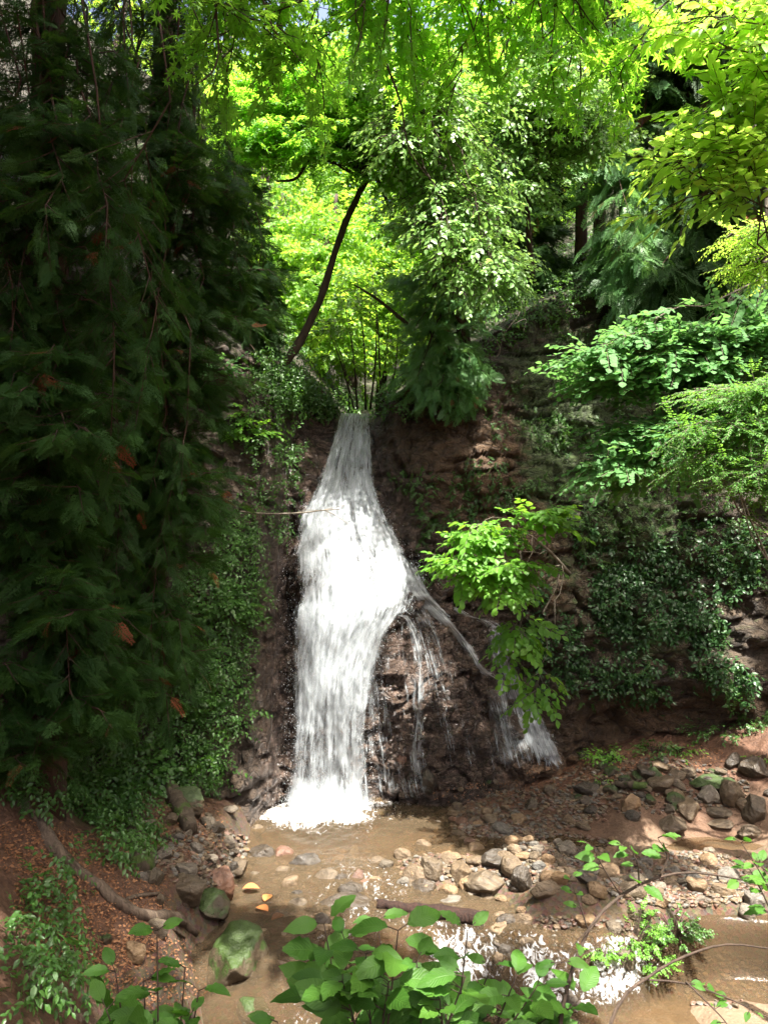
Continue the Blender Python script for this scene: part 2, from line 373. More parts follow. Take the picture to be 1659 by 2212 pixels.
def fall_mat(name, seed, su=20.0, sv=1.4, gain=2.0):
    m, nt, out = mat_new(name)
    den = attr(nt, 'dens')
    uv = N(nt, 'ShaderNodeUVMap', uv_map='UVMap').outputs[0]
    mp = N(nt, 'ShaderNodeMapping'); mp.inputs['Scale'].default_value = (su, sv, 1); mp.inputs['Location'].default_value = (seed * 3.1, seed * 7.7, 0); L(nt, uv, mp.inputs[0])
    n1 = noise(nt, 1.0, 6, 0.72, mp.outputs[0], 0.4)
    mp2 = N(nt, 'ShaderNodeMapping'); mp2.inputs['Scale'].default_value = (su * 0.3, sv * 1.3, 1); mp2.inputs['Location'].default_value = (seed, seed * 2.7, 0); L(nt, uv, mp2.inputs[0])
    n2 = noise(nt, 1.0, 5, 0.65, mp2.outputs[0], 1.0)
    mp3 = N(nt, 'ShaderNodeMapping'); mp3.inputs['Scale'].default_value = (su * 3, sv * 5, 1); L(nt, uv, mp3.inputs[0])
    n3 = noise(nt, 1.0, 3, 0.7, mp3.outputs[0], 0.3)
    nn = mth(nt, 'ADD', mth(nt, 'ADD', mth(nt, 'MULTIPLY', n1, 0.42), mth(nt, 'MULTIPLY', n2, 0.40)), mth(nt, 'MULTIPLY', n3, 0.18))
    a = mth(nt, 'MULTIPLY', mth(nt, 'ADD', mth(nt, 'SUBTRACT', den, 0.5), mth(nt, 'MULTIPLY', mth(nt, 'SUBTRACT', nn, 0.5), 2.2)), gain, clamp=True)
    p = N(nt, 'ShaderNodeBsdfPrincipled'); p.inputs['Roughness'].default_value = 0.35
    L(nt, mix(nt, n1, (0.36, 0.42, 0.46), (0.68, 0.72, 0.74)), p.inputs['Base Color'])
    b = N(nt, 'ShaderNodeBump'); b.inputs['Strength'].default_value = 0.8; b.inputs['Distance'].default_value = 0.05; L(nt, nn, b.inputs['Height']); L(nt, b.outputs[0], p.inputs['Normal'])
    t = N(nt, 'ShaderNodeBsdfTranslucent'); t.inputs[0].default_value = (0.88, 0.9, 0.92, 1)
    mx = N(nt, 'ShaderNodeMixShader'); mx.inputs[0].default_value = 0.35; L(nt, p.outputs[0], mx.inputs[1]); L(nt, t.outputs[0], mx.inputs[2])
    tr = N(nt, 'ShaderNodeBsdfTransparent')
    m2 = N(nt, 'ShaderNodeMixShader'); L(nt, a, m2.inputs[0]); L(nt, tr.outputs[0], m2.inputs[1]); L(nt, mx.outputs[0], m2.inputs[2])
    L(nt, m2.outputs[0], out.inputs[0])
    return m
M['fall1'] = fall_mat('falling_water', 1); M['fall2'] = fall_mat('falling_water_front', 5, 30, 1.7)
M['fall3'] = fall_mat('thin_water_veil', 9, 30, 2.0, 2.0)
m_, nt_, out_ = mat_new('water_drops')
p_ = principled(nt_, out_, (0.85, 0.88, 0.9), 0.3); M['drops'] = m_

# ------------------------------------------------------------------ terrain: cliff
def cliff_base(x):
    return np.interp(x, [-14, -8, -5, -3.7, -2.7, -1.72, -1.58, -1.40, -0.2, 0.3, 1.2, 2.4, 3.2, 4.5, 6, 8, 11, 15],
                     [-4, 0.5, 4.8, 7.5, 9.4, 10.15, 10.5, 11.25, 11.3, 11.85, 11.9, 11.75, 11.9, 11.6, 11.0, 9.4, 5.5, -2])
def rim(x):
    return np.interp(x, [-14, -5, -3, -1.95, -1.35, -0.95, -0.74, -0.2, -0.05, 0.3, 0.9, 1.7, 2.9, 4.2, 7, 15],
                     [11, 8.2, 6.9, 6.35, 6.2, 5.95, 5.57, 5.52, 5.75, 5.95, 6.3, 6.9, 7.7, 8.3, 9.6, 13])
def cliff_y(x, z):
    b = cliff_base(x)
    fallp = np.interp(z, [-1, 0, 2.9, 3.4, 4.4, 5.6], [0, 0, 0.15, 0.55, 1.15, 2.0])
    leanL = 0.30 * np.clip(z, 0, 9); leanR = np.interp(z, [0, 0.9, 1.5, 4, 6, 9], [0, 0.15, -0.15, 0.35, 1.1, 2.6])
    leanM = np.interp(z, [0, 3, 5, 6, 9], [0, 0.2, 0.7, 1.2, 2.6])
    wL = sstep(-1.0, -1.5, x); wR = sstep(1.9, 2.8, x); wF = (1 - wL) * (1 - sstep(-0.25, 0.25, x))
    wM = np.clip(1 - wL - wF - wR, 0, 1)
    lean = leanL * wL + leanR * wR + fallp * wF + leanM * wM
    zl = 3.35 - 1.22 * (x - 0.26)
    fwd = np.clip((zl - z) * 0.36, 0, 0.80) * sstep(-0.25, 0.35, x) * sstep(3.2, 2.3, x)
    y = b + lean - fwd
    y = y - 0.35 * np.exp(-((x + 1.35) / 0.35) ** 2) * sstep(3.6, 4.3, z)         # left shoulder of the chute
    y = y - 0.28 * np.exp(-((x + 1.30) / 0.16) ** 2) * sstep(3.6, 3.0, z) * (0.5 + 0.5 * np.sin(z * 4.4))
    return y
xs = np.concatenate([np.linspace(-14, -5, 30)[:-1], np.linspace(-5, -2.4, 60)[:-1], np.linspace(-2.4, 3.0, 300)[:-1], np.linspace(3, 7, 120)[:-1], np.linspace(7, 15, 30)])
tz = np.linspace(0, 1, 230); sb = np.concatenate([np.linspace(0, 3, 40)[1:], np.linspace(3, 14, 50)[1:], np.linspace(14, 60, 24)[1:]])
X, Tz = np.meshgrid(xs, tz)
Z1 = -1.0 + Tz * (rim(X) + 1.0)
Y1 = cliff_y(X, Z1)
Xb, Sb = np.meshgrid(xs, sb)
side = np.abs(Xb + 0.5)
gate = sstep(0.3, 2.5, side)
Z2 = rim(Xb) + Sb * 0.10 + np.clip(Sb, 0, 14) * 0.28 * gate + np.clip(Sb - 9, 0, 99) * 0.22
Y2 = cliff_y(Xb, rim(Xb)) + Sb
P = np.concatenate([np.stack([X, Y1, Z1], -1), np.stack([Xb, Y2, Z2], -1)])
iscl = np.concatenate([np.ones(X.shape), np.zeros(Xb.shape)])
rp = P * np.array([1, 1, 1.6])
wetm = np.exp(-((P[..., 0] - 0.1) / 1.5) ** 4) * iscl
d = 0.20 * fbm(rp * 1.1, 4, 3) + 0.10 * ridged(rp * 2.6 + fbm(rp * 1.3, 2, 9)[..., None] * 0.6, 4, 5)
cell = np.round((fbm(rp * 0.9, 2, 21) * 4 + P[..., 2] * 1.2 + P[..., 0] * 0.5) * 1.4) * 0.05
d2 = d + (vnoise(np.stack([cell * 40, rp[..., 0] * 2, rp[..., 2] * 0], -1), 4) * 0.06)
chan = np.exp(-((P[..., 0] + 0.6) / 0.75) ** 4)
amp = iscl * (1 - 0.55 * chan)
P[..., 1] -= d2 * amp * 1.25
P[..., 2] += (1 - iscl) * 0.15 * fbm(P * 0.8, 3, 8) * sstep(0, 2, P[..., 1] - 12)
# finer facets on the wet rock
fac = ridged(P * np.array([3.2, 3.2, 5.0]) + 4, 3, 33) * 0.045 * iscl
P[..., 1] -= fac
ck = 1 - np.abs(vnoise(P * np.array([1.3, 1.3, 3.4]) + 0.5 * fbm(P * 2.2, 3, 71)[..., None] + 9, 35)); P[..., 1] += 0.16 * np.clip(ck - 0.86, 0, 1) / 0.14 * iscl * (1 - 0.7 * chan)
ck = 1 - np.abs(vnoise(P * np.array([3.4, 3.4, 5.4]) + 0.4 * fbm(P * 4, 2, 73)[..., None], 37)); P[..., 1] += 0.06 * np.clip(ck - 0.84, 0, 1) / 0.16 * iscl
P[..., 1] -= 0.03 * fbm(P * 9.0, 3, 39) * iscl
nr, nc = X.shape[0] + Xb.shape[0], len(xs)
px_, pz_ = P[..., 0], P[..., 2]
wet = iscl * np.clip(np.exp(-((px_ - 0.25) / 1.75) ** 6) * sstep(5.2, 3.4, pz_ + 0.9 * np.clip(px_, 0, 9)) + sstep(-1.9, -1.2, px_) * sstep(0.3, -0.3, px_), 0, 1)
mossa = iscl * (0.30 * sstep(-1.2, -2.2, px_) + 0.45 * sstep(1.4, 2.6, px_) * sstep(1.0, 2.0, pz_) + 0.2 * sstep(0.1, 0.8, px_) * sstep(3.0, 4.5, pz_)) + (1 - iscl) * 0.5
mossa = mossa + 0.35 * fbm(P * 0.8, 3, 17)
och = iscl * (np.exp(-((px_ + 1.12) / 0.22) ** 2) * sstep(4.3, 3.6, pz_) * 1.3 + np.exp(-((px_ - 1.6) / 1.1) ** 2) * sstep(2.2, 3.4, pz_) * sstep(6.4, 5.0, pz_) * 0.9 + np.exp(-((px_ - 4) / 1.4) ** 2) * sstep(1.6, 1.0, pz_) * 0.8
              + np.exp(-((px_ - 2.2) / 1.4) ** 2) * sstep(0.7, 0.2, pz_) * 0.9)
cl = Buf(); cl.add(P.reshape(-1, 3), grid_tris(nr, nc))
cliff = build('cliff', cl, M['cliff'], smooth=True, attrs=dict(wet=wet, moss=mossa, ochre=np.clip(och, 0, 1.2), soil=(1 - iscl) * 0.9))
tag(cliff, kind='structure')

# ------------------------------------------------------------------ terrain: stream bed and banks
def step_drop(x, y):
    ye = 7.75 + 0.25 * np.sin(x * 2.1 + 0.7)
    w = np.interp(x, [-1.5, 0.2, 0.9, 6], [2.4, 1.3, 0.35, 0.3])
    return sstep(0, 1, (ye - y) / w + 0.15) * 0.5 + sstep(6.9, 6.0, y) * 0.35
def gz(x, y):
    p = np.stack([x, y, np.zeros_like(x)], -1)
    z = -0.085 - step_drop(x, y)
    pool = np.exp(-((x + 0.6) / 1.2) ** 2 - ((y - 10.6) / 0.6) ** 2)
    z = z - 0.28 * pool
    z = z + 0.22 * np.exp(-((x - 1.55) / 1.35) ** 4 - ((y - 8.95 + 0.12 * (x - 1)) / 0.42) ** 2)       # gravel bar
    z = z + 0.16 * sstep(9.6, 10.3, y) * sstep(0.35, 1.3, x)
    z = z + 0.55 * sstep(9.9, 11.3, y) * sstep(1.6, 4.4, x) + 0.10 * sstep(9.9, 10.3, y) * sstep(2.4, 3.6, x)
    z = z + 0.25 * np.exp(-((x - 3.1) / 0.35) ** 2 - ((y - 9.95) / 0.4) ** 2)
    z = z + 0.17 * sstep(1.0, 1.7, x) * sstep(7.85, 8.2, y) * sstep(9.6, 9.3, y) * (1 + 0.5 * fbm(p * 1.5, 2, 46))
    far = sstep(7.2, 8.2, y)
    eL = np.clip(-x - 1.55 + (7 - y) * 0.42 * (1 - far), 0, 6)
    z = z + np.where(eL > 0, eL * (1.02 * (1 - far) + 0.42 * far), 0) + 0.35 * sstep(0, 0.35, eL)
    z = z + np.clip(x - 4.3, 0, 9) * 0.35 * sstep(4, 6, y)
    z = z + 0.14 * sstep(2.5, 3.0, x) * sstep(7.6, 7.2, y)                                                # sand bank
    z = z + 0.30 * np.exp(-((x - 2.2) / 0.75) ** 4 - ((y - 7.95) / 0.28) ** 2)                          # plant mound
    bank = np.interp(y, [-30, -2, 0, 2, 3.2, 4.6, 5.4], [6, 3.0, 2.6, 2.0, 1.35, -0.1, -1.5])
    z = np.maximum(z, bank + 0.25 * np.clip(np.abs(x) - 1, 0, 8) * sstep(6, 3, y))
    n = 0.05 * fbm(p * 1.7, 4, 41) + 0.02 * fbm(p * 7, 3, 43)
    return z + n * (1 + 1.2 * sstep(0.1, 0.8, z))
gx = np.concatenate([np.linspace(-60, -6, 30)[:-1], np.linspace(-6, 6.5, 380)[:-1], np.linspace(6.5, 60, 30)])
gy = np.concatenate([np.linspace(-60, 0, 30)[:-1], np.linspace(0, 5, 70)[:-1], np.linspace(5, 13.5, 300)])
GX, GY = np.meshgrid(gx, gy); GZ = gz(GX, GY) + np.clip(np.abs(GX) - 12, 0, 60) * 0.5
gp = np.stack([GX, GY, GZ], -1)
lit = sstep(-1.2, -1.7, GX + (7 - GY) * -0.42 * (GY < 8)) * sstep(0.25, 0.6, GZ) + sstep(9.9, 10.8, GY) * sstep(0.8, 1.8, GX) * 0.8 + sstep(4.5, 3.0, GY)
lit = lit + 0.55 * sstep(9.5, 9.9, GY) * sstep(0.2, 0.9, GX)
lit = np.clip(lit + 0.3 * fbm(gp * 1.5, 3, 50) * (lit > 0.05), 0, 1)
sand = np.clip(np.exp(-((GX - 3.9) / 1.5) ** 4 - ((GY - 10.1) / 0.55) ** 2) + sstep(2.0, 2.6, GX) * sstep(7.6, 7.3, GY) + 0.45 * sstep(8.0, 9, GY) * sstep(0, 1, GX), 0, 1)
mo = 0.15 + 0.35 * fbm(gp * 0.9, 3, 55) + 0.25 * sstep(-2.2, -3.2, GX) - 0.3 * (np.abs(GX) < 1.5)
gb = Buf(); gb.add(gp.reshape(-1, 3), grid_tris(len(gy), len(gx)))
ground = build('ground', gb, M['ground'], smooth=True, attrs=dict(litter=lit, sand=sand, moss=mo))
tag(ground, kind='structure')

bvh = BVHTree.FromPolygons([tuple(v) for v in np.concatenate([cl.V[0], gb.V[0]])],
                           [tuple(t) for t in np.concatenate([cl.T[0], gb.T[0] + len(cl.V[0])])])
bvhG = BVHTree.FromPolygons([tuple(v) for v in gb.V[0]], [tuple(t) for t in gb.T[0]])
EYE = Vector((0, 0, CZ))
def hit(px, py, tree=None):
    dr = (at(px, py, 10) - EYE).normalized()
    loc, nor, i, dd = (tree or bvh).ray_cast(EYE, dr)
    if loc is None: return at(px, py, 12), Vector((0, -1, 0))
    if nor.dot(dr) > 0: nor = -nor
    return loc, nor
def down(x, y):
    loc, nor, i, dd = bvhG.ray_cast(Vector((x, y, 20)), Vector((0, 0, -1)))
    return loc.z if loc else 0.0

# ------------------------------------------------------------------ water
def wz(x, y):
    p = np.stack([x, y, np.zeros_like(x)], -1)
    return -step_drop(x, y + 0.04) * 0.98 - 0.01 + 0.006 * fbm(p * np.array([4, 3, 1]), 3, 61) + (0.022 * fbm(p * np.array([5, 7, 1]), 4, 61) + 0.012 * ridged(p * np.array([7, 11, 1]), 3, 71)) * sstep(9.9, 8.8, y) * sstep(3.2, 2.2, x)
wx = np.linspace(-2.6, 6, 400); wy = np.linspace(4.2, 11.45, 360)
WX, WY = np.meshgrid(wx, wy); WZ = wz(WX, WY)
imp = np.exp(-(((WX + 0.86) / 0.82) ** 2 + ((WY - 10.65) / 0.55) ** 2) ** 0.95)
WZ = WZ + 0.09 * fbm(np.stack([WX * 3, WY * 3, 0 * WX], -1), 3, 90) * sstep(8.3, 7.8, WY) * sstep(6.2, 6.8, WY) * sstep(2.9, 2.3, WX)
WZ = WZ + imp * 0.10 * (0.5 + fbm(np.stack([WX, WY, 0 * WX], -1) * 9, 3, 77))
grad = np.abs(np.gradient(step_drop(WX, WY), wy, axis=0))
foam = np.clip(imp * 1.05 * (1 + 0.5 * fbm(np.stack([WX * 4, WY * 6, 0 * WX], -1), 3, 93)), 0, 1.0)
st_ = fbm(np.stack([WX * 2.2, WY * 1.2, 0 * WX], -1), 3, 88)
foam = foam + np.clip(grad * 0.40, 0, 0.56) * sstep(0.1, 0.5, WX) * sstep(2.9, 2.2, WX) * (0.75 + 0.9 * st_)
foam = foam + 0.27 * np.exp(-((WX + 0.2) / 0.8) ** 2 - ((WY - 7.9) / 0.9) ** 2) + 0.27 * np.exp(-((WX + 0.2) / 0.9) ** 2 - ((WY - 8.9) / 0.8) ** 2)
foam = foam + 0.34 * np.exp(-((WX - 0.5) / 0.5) ** 2 - ((WY - 6.6) / 0.5) ** 2) + 0.34 * np.exp(-((WX - 1.6) / 0.6) ** 2 - ((WY - 7.15) / 0.28) ** 2)
foam = foam + 0.38 * np.exp(-((WX + 0.75) / 0.35) ** 2 - ((WY - 6.6) / 0.7) ** 2)
foam = foam + 0.30 * np.exp(-((WX - 0.3) / 0.9) ** 2 - ((WY - 11.05) / 0.12) ** 2)
rip = sstep(9.8, 8.6, WY) * 0.55 * sstep(3.2, 1.0, WX) + imp * 0.5
wb = Buf(); wb.add(np.stack([WX, WY, WZ], -1).reshape(-1, 3), grid_tris(len(wy), len(wx)))
tag(build('stream', wb, M['stream'], smooth=True, attrs=dict(foam=foam, ripple=rip)), kind='structure')

def fall_sheet(rows, prof, nu, nv, off, bulge, seed, dens_fn, vlen=1.0):
    """rows: (py, left px, right px); prof: (py, Y) distance of the sheet."""
    rows = np.array(rows, float); mid_ = (rows[:, 1] + rows[:, 2]) / 2; hw_ = (rows[:, 2] - rows[:, 1]) / 2 * 1.14 + 5; rows = np.stack([rows[:, 0], mid_ - hw_, mid_ + hw_], 1); prof = np.array(prof, float)
    py = np.linspace(rows[0, 0], rows[-1, 0], nv)
    l = np.interp(py, rows[:, 0], rows[:, 1]); r = np.interp(py, rows[:, 0], rows[:, 2]); Yd = np.interp(py, prof[:, 0], prof[:, 1]); kk = 31; Yd = np.convolve(np.pad(Yd, kk // 2, 'reflect', reflect_type='odd'), np.ones(kk) / kk, 'valid')
    u = np.linspace(0, 1, nu)
    PX = l[:, None] + (r - l)[:, None] * u[None]; PY = np.repeat(py[:, None], nu, 1); YY = np.repeat(Yd[:, None], nu, 1)
    YY = YY - off - bulge * np.sin(np.pi * u)[None] ** 0.7
    XX = (PX - 829.5) / F * YY; ZZ = CZ - (PY - 1106) / F * YY
    p = np.stack([XX * 3.2, YY * 0.5, ZZ * 1.3], -1)
    YY = YY - 0.10 * fbm(p, 4, seed) - 0.05 * fbm(p * np.array([3, 1, 1.5]), 3, seed + 5)
    V = np.stack([XX, YY, ZZ], -1)
    U = np.repeat(u[None], nv, 0); uv = np.stack([U * (0.75 + 0 * XX), ZZ * 0.9], -1); Vv = (PY - rows[0, 0]) / (rows[-1, 0] - rows[0, 0])
    return V.reshape(-1, 3), grid_tris(nv, nu), uv.reshape(-1, 2), dens_fn(U, Vv, PY, PX).ravel()
FROWS = [(893, 738, 800), (930, 724, 804), (1000, 698, 808), (1050, 680, 814), (1085, 660, 828), (1120, 642, 850), (1180, 630, 880), (1240, 628, 898), (1290, 630, 888), (1330, 632, 868), (1380, 632, 838), (1450, 629, 812), (1560, 628, 800), (1660, 624, 800), (1765, 618, 806)]
FPROF = [(893, 13.05), (1000, 12.45), (1085, 11.95), (1180, 11.5), (1250, 11.2), (1320, 11.0), (1500, 10.95), (1765, 10.95)]
def densm(U, V, PY, PX):
    e = np.minimum(U, 1 - U) * 2
    d = 0.14 + 0.60 * sstep(0, 0.40, e)
    d = d + 0.06 * sstep(1200, 1350, PY) * sstep(1560, 1420, PY) + 0.04 * sstep(1000, 1100, PY) * sstep(1300, 1200, PY) - 0.05 * sstep(1450, 1600, PY)
    d = d + 0.25 * sstep(1660, 1765, PY) * (e > 0.1)
    return d
def densb(U, V, PY, PX): return densm(U, V, PY, PX) - 0.06
fall = empty('waterfall', at(700, 1765, 10.9), 'tall white waterfall pouring over the dark rock into the pool', 'waterfall')
for nm, off, bul, sd, df, mk in (('water_sheet', 0.0, 0.12, 101, densm, 'fall1'), ('water_sheet', 0.07, 0.16, 131, densb, 'fall2'), ('water_sheet', 0.15, 0.20, 171, lambda a, b, c, d_: densb(a, b, c, d_) - 0.12, 'fall2')):
    V_, T_, uv_, de_ = fall_sheet(FROWS, FPROF, 70, 300, off, bul, sd, df)
    b = Buf(); b.add(V_, T_, 0, uv_)
    build(nm, b, M[mk], fall, smooth=True, attrs=dict(dens=de_))
# spray drops thrown off the main fall and at its foot
def octa(n, pos, s, stretch=1.0):
    t = np.array([[1, 0, 0], [-1, 0, 0], [0, 1, 0], [0, -1, 0], [0, 0, stretch], [0, 0, -stretch]], float)
    f = np.array([[0, 2, 4], [2, 1, 4], [1, 3, 4], [3, 0, 4], [2, 0, 5], [1, 2, 5], [3, 1, 5], [0, 3, 5]])
    V = (pos[:, None] + t[None] * s[:, None, None]).reshape(-1, 3)
    return V, (f[None] + (np.arange(n) * 6)[:, None, None]).reshape(-1, 3)
b = Buf(); n = 1800
py = RNG.uniform(1080, 1765, n); l = np.interp(py, [r[0] for r in FROWS], [r[1] for r in FROWS]); r = np.interp(py, [r[0] for r in FROWS], [r[2] for r in FROWS])
u = np.where(RNG.random(n) < .5, RNG.normal(0.02, 0.07, n), RNG.normal(0.98, 0.10, n)); pxx = l + (r - l) * u
Yd = np.interp(py, [a[0] for a in FPROF], [a[1] for a in FPROF]) - RNG.uniform(0.05, 0.35, n)
pos = np.stack([(pxx - 829.5) / F * Yd, Yd, CZ - (py - 1106) / F * Yd], -1)
V_, T_ = octa(n, pos, RNG.uniform(0.0008, 0.0022, n), 3.5); b.add(V_, T_)
n = 5000; a = RNG.uniform(0, 2 * np.pi, n); rr = np.abs(RNG.normal(0, 0.5, n))
pos = np.stack([-0.8 + 0.9 * rr * np.cos(a), 10.75 + 0.5 * rr * np.sin(a), 0.02 + np.abs(RNG.normal(0, 0.13, n)) * np.clip(1.4 - rr, 0.2, 1.4)], -1)
V_, T_ = octa(n, pos, RNG.uniform(0.001, 0.003, n)); b.add(V_, T_)
build('spray', b, M['drops'], fall, smooth=True)

def strand(buf, dens, pts, w0, w1, d0, d1, nn=60, nw=9, seed=0, lift=0.05):
    path = smooth_path([(p[0], p[1], 0) for p in pts], nn)
    m_ = len(path); out = []
    Ls = []
    for q in path:
        h, _ = hit(q[0], q[1]); Ls.append(h.y)
    Ls = np.array(Ls); Ls = np.convolve(np.pad(Ls, 2, 'edge'), np.ones(5) / 5, 'valid')
    w = np.interp(np.linspace(0, 1, m_), [0, 1], [w0, w1]) * 1.5 * (1 + 0.45 * vnoise(np.stack([np.arange(m_) * .13, np.full(m_, seed * 3.3), np.zeros(m_)], -1), 3))
    arc = np.concatenate([[0], np.cumsum(np.hypot(*np.diff(path[:, :2], axis=0).T))]) / F * 11
    V = []; D = []; U = []
    tt = np.linspace(0, 1, m_)
    for j in range(nw):
        s = (j / (nw - 1) - 0.5)
        px = path[:, 0] + s * w; py = path[:, 1]; U.append(np.stack([s * w / F * 11 * 1.3 + seed, arc * 0.9], -1))
        Y = Ls - lift - 0.05 * (1 - 4 * s * s) - 0.03 * vnoise(np.stack([path[:, 0] * .03, path[:, 1] * .05, np.full(m_, seed + j)], -1), 5)
        V.append(np.stack([(px - 829.5) / F * Y, Y, CZ - (py - 1106) / F * Y], -1))
        D.append(0.06 + np.interp(tt, [0, 1], [d0, d1]) + 0.34 * (1 - 4 * s * s) - 0.18 + 0.12 * vnoise(np.stack([arc * 3, np.full(m_, seed + 0.5), np.full(m_, s * 2)], -1), 8) - 0.45 * sstep(.90, 1, tt + 0.04 * np.sin(j * 2.3)) - 0.3 * sstep(.06, 0, tt))
    V = np.stack(V, 1); D = np.stack(D, 1)
    uv = np.stack(U, 1)
    buf.add(V.reshape(-1, 3), grid_tris(m_, nw), 0, uv.reshape(-1, 2)); dens.append(D.ravel())
side_fall = empty('side_waterfall', hit(1150, 1655)[0], 'thin side waterfall fanning over brown rock behind the lime shrub', 'waterfall')
b = Buf(); dn = []
strand(b, dn, [(980, 1310), (1010, 1330), (1055, 1345), (1085, 1385), (1100, 1440)], 14, 40, 0.62, 0.40, seed=2)
strand(b, dn, [(1060, 1350), (1085, 1420), (1115, 1500), (1140, 1580), (1165, 1665)], 24, 80, 0.50, 0.56, nw=20, seed=3)
strand(b, dn, [(1090, 1440), (1140, 1520), (1175, 1600), (1200, 1660)], 16, 40, 0.60, 0.62, nw=9, seed=4)
strand(b, dn, [(1060, 1480), (1085, 1560), (1110, 1668)], 40, 60, 0.30, 0.40, nw=12, seed=5)
build('water_sheet', b, M['fall3'], side_fall, smooth=True, attrs=dict(dens=np.concatenate(dn)))
veil = empty('trickling_waterfall', hit(930, 1725)[0], 'thin water trickles spreading over the wet rock right of the main fall', 'waterfall')
b = Buf(); dn = []
strand(b, dn, [(868, 1215), (895, 1270), (935, 1315), (970, 1350), (1010, 1400), (1040, 1445), (1075, 1470)], 34, 16, 0.66, 0.52, seed=11)
strand(b, dn, [(858, 1325), (885, 1345), (905, 1420), (905, 1530), (900, 1620), (910, 1725)], 22, 24, 0.50, 0.46, seed=12)
strand(b, dn, [(870, 1290), (905, 1340), (925, 1400), (945, 1480), (965, 1580), (985, 1680)], 30, 44, 0.40, 0.34, nw=12, seed=13)
strand(b, dn, [(850, 1335), (822, 1345), (805, 1380), (800, 1470), (800, 1600)], 18, 34, 0.55, 0.30, nw=9, seed=14)
strand(b, dn, [(850, 1200), (870, 1260), (865, 1300), (850, 1330)], 60, 70, 0.50, 0.44, nw=14, seed=15)
strand(b, dn, [(880, 1640), (890, 1700), (900, 1728)], 60, 80, 0.24, 0.32, nw=14, seed=16)
strand(b, dn, [(1080, 1470), (1095, 1560), (1110, 1660)], 14, 20, 0.45, 0.45, seed=17)
strand(b, dn, [(905, 1300), (940, 1370), (960, 1430), (1000, 1560), (1030, 1690)], 20, 34, 0.36, 0.22, nw=12, seed=19)
strand(b, dn, [(940, 1330), (985, 1400), (1020, 1500), (1060, 1620), (1080, 1690)], 14, 26, 0.30, 0.20, nw=12, seed=20)
strand(b, dn, [(870, 1330), (865, 1420), (872, 1560), (868, 1720)], 20, 34, 0.34, 0.24, nw=12, seed=21)
strand(b, dn, [(812, 1400), (825, 1560), (840, 1725)], 40, 80, 0.30, 0.34, nw=14, seed=18)
build('water_sheet', b, M['fall3'], veil, smooth=True, attrs=dict(dens=np.concatenate(dn)))

# ------------------------------------------------------------------ leaf templates  (axis +x, flat in xy, normal +z)
def leaf_outline(n, length, width, tip=1.4, fold=0.18, curl=0.12, stalk=0.0):
    t = np.linspace(0, 1, n + 1); w = width * 0.5 * np.sin(np.pi * t ** (1 / tip)) ** 0.85; w[0] = w[-1] = 0
    x = stalk + t * length; z = -curl * length * t * t
    c = np.stack([x, 0 * x, z], 1); a = np.stack([x, w, z + fold * w], 1)[1:-1]; bb = np.stack([x, -w, z + fold * w], 1)[1:-1]
    V = np.concatenate([c, a, bb]); A = n + 1; B = A + n - 1; T = []
    T.append([0, 1, A]); T.append([0, B, 1])
    for k in range(1, n - 1):
        T += [[k, k + 1, A + k], [k, A + k, A + k - 1], [k, B + k, k + 1], [k, B + k - 1, B + k]]
    T += [[n - 1, n, A + n - 2], [n - 1, B + n - 2, n]]
    uv = np.stack([np.concatenate([t, t[1:-1], t[1:-1]]), np.concatenate([0 * t, 0 * t[1:-1] + 1, 0 * t[1:-1] - 1])], 1)
    return V, np.array(T), uv
def maple_leaf(size, lobes=7):
    ang = np.linspace(-125, 125, lobes) * np.pi / 180
    ln = size * (0.45 + 0.55 * np.cos(ang * 0.62)); V = [[0, 0, 0]]; T = []
    pts = []
    for k in range(lobes):
        pts.append((ln[k] * np.cos(ang[k]), ln[k] * np.sin(ang[k]), -0.16 * ln[k]))
        if k < lobes - 1:
            m = (ang[k] + ang[k + 1]) / 2; q = size * 0.40; pts.append((q * np.cos(m), q * np.sin(m), 0.02 * size))
    V += pts
    for k in range(1, len(V) - 1): T.append([0, k, k + 1])
    V = np.array(V); V[:, 0] += size * 0.35
    return V, np.array(T), V[:, :2] / size
def diamond(l, w):
    V = np.array([[0, 0, 0], [l * .5, w * .5, -.05 * l], [l, 0, -.2 * l], [l * .5, -w * .5, -.05 * l]]); return V, np.array([[0, 1, 2], [0, 2, 3]]), V[:, :2] / l
def rotz(a):
    c, s = np.cos(a), np.sin(a); return np.array([[c, -s, 0], [s, c, 0], [0, 0, 1]])
def rot(ax, a):
    ax = np.asarray(ax, float); ax = ax / np.linalg.norm(ax); K = np.array([[0, -ax[2], ax[1]], [ax[2], 0, -ax[0]], [-ax[1], ax[0], 0]])
    return np.eye(3) + np.sin(a) * K + (1 - np.cos(a)) * K @ K
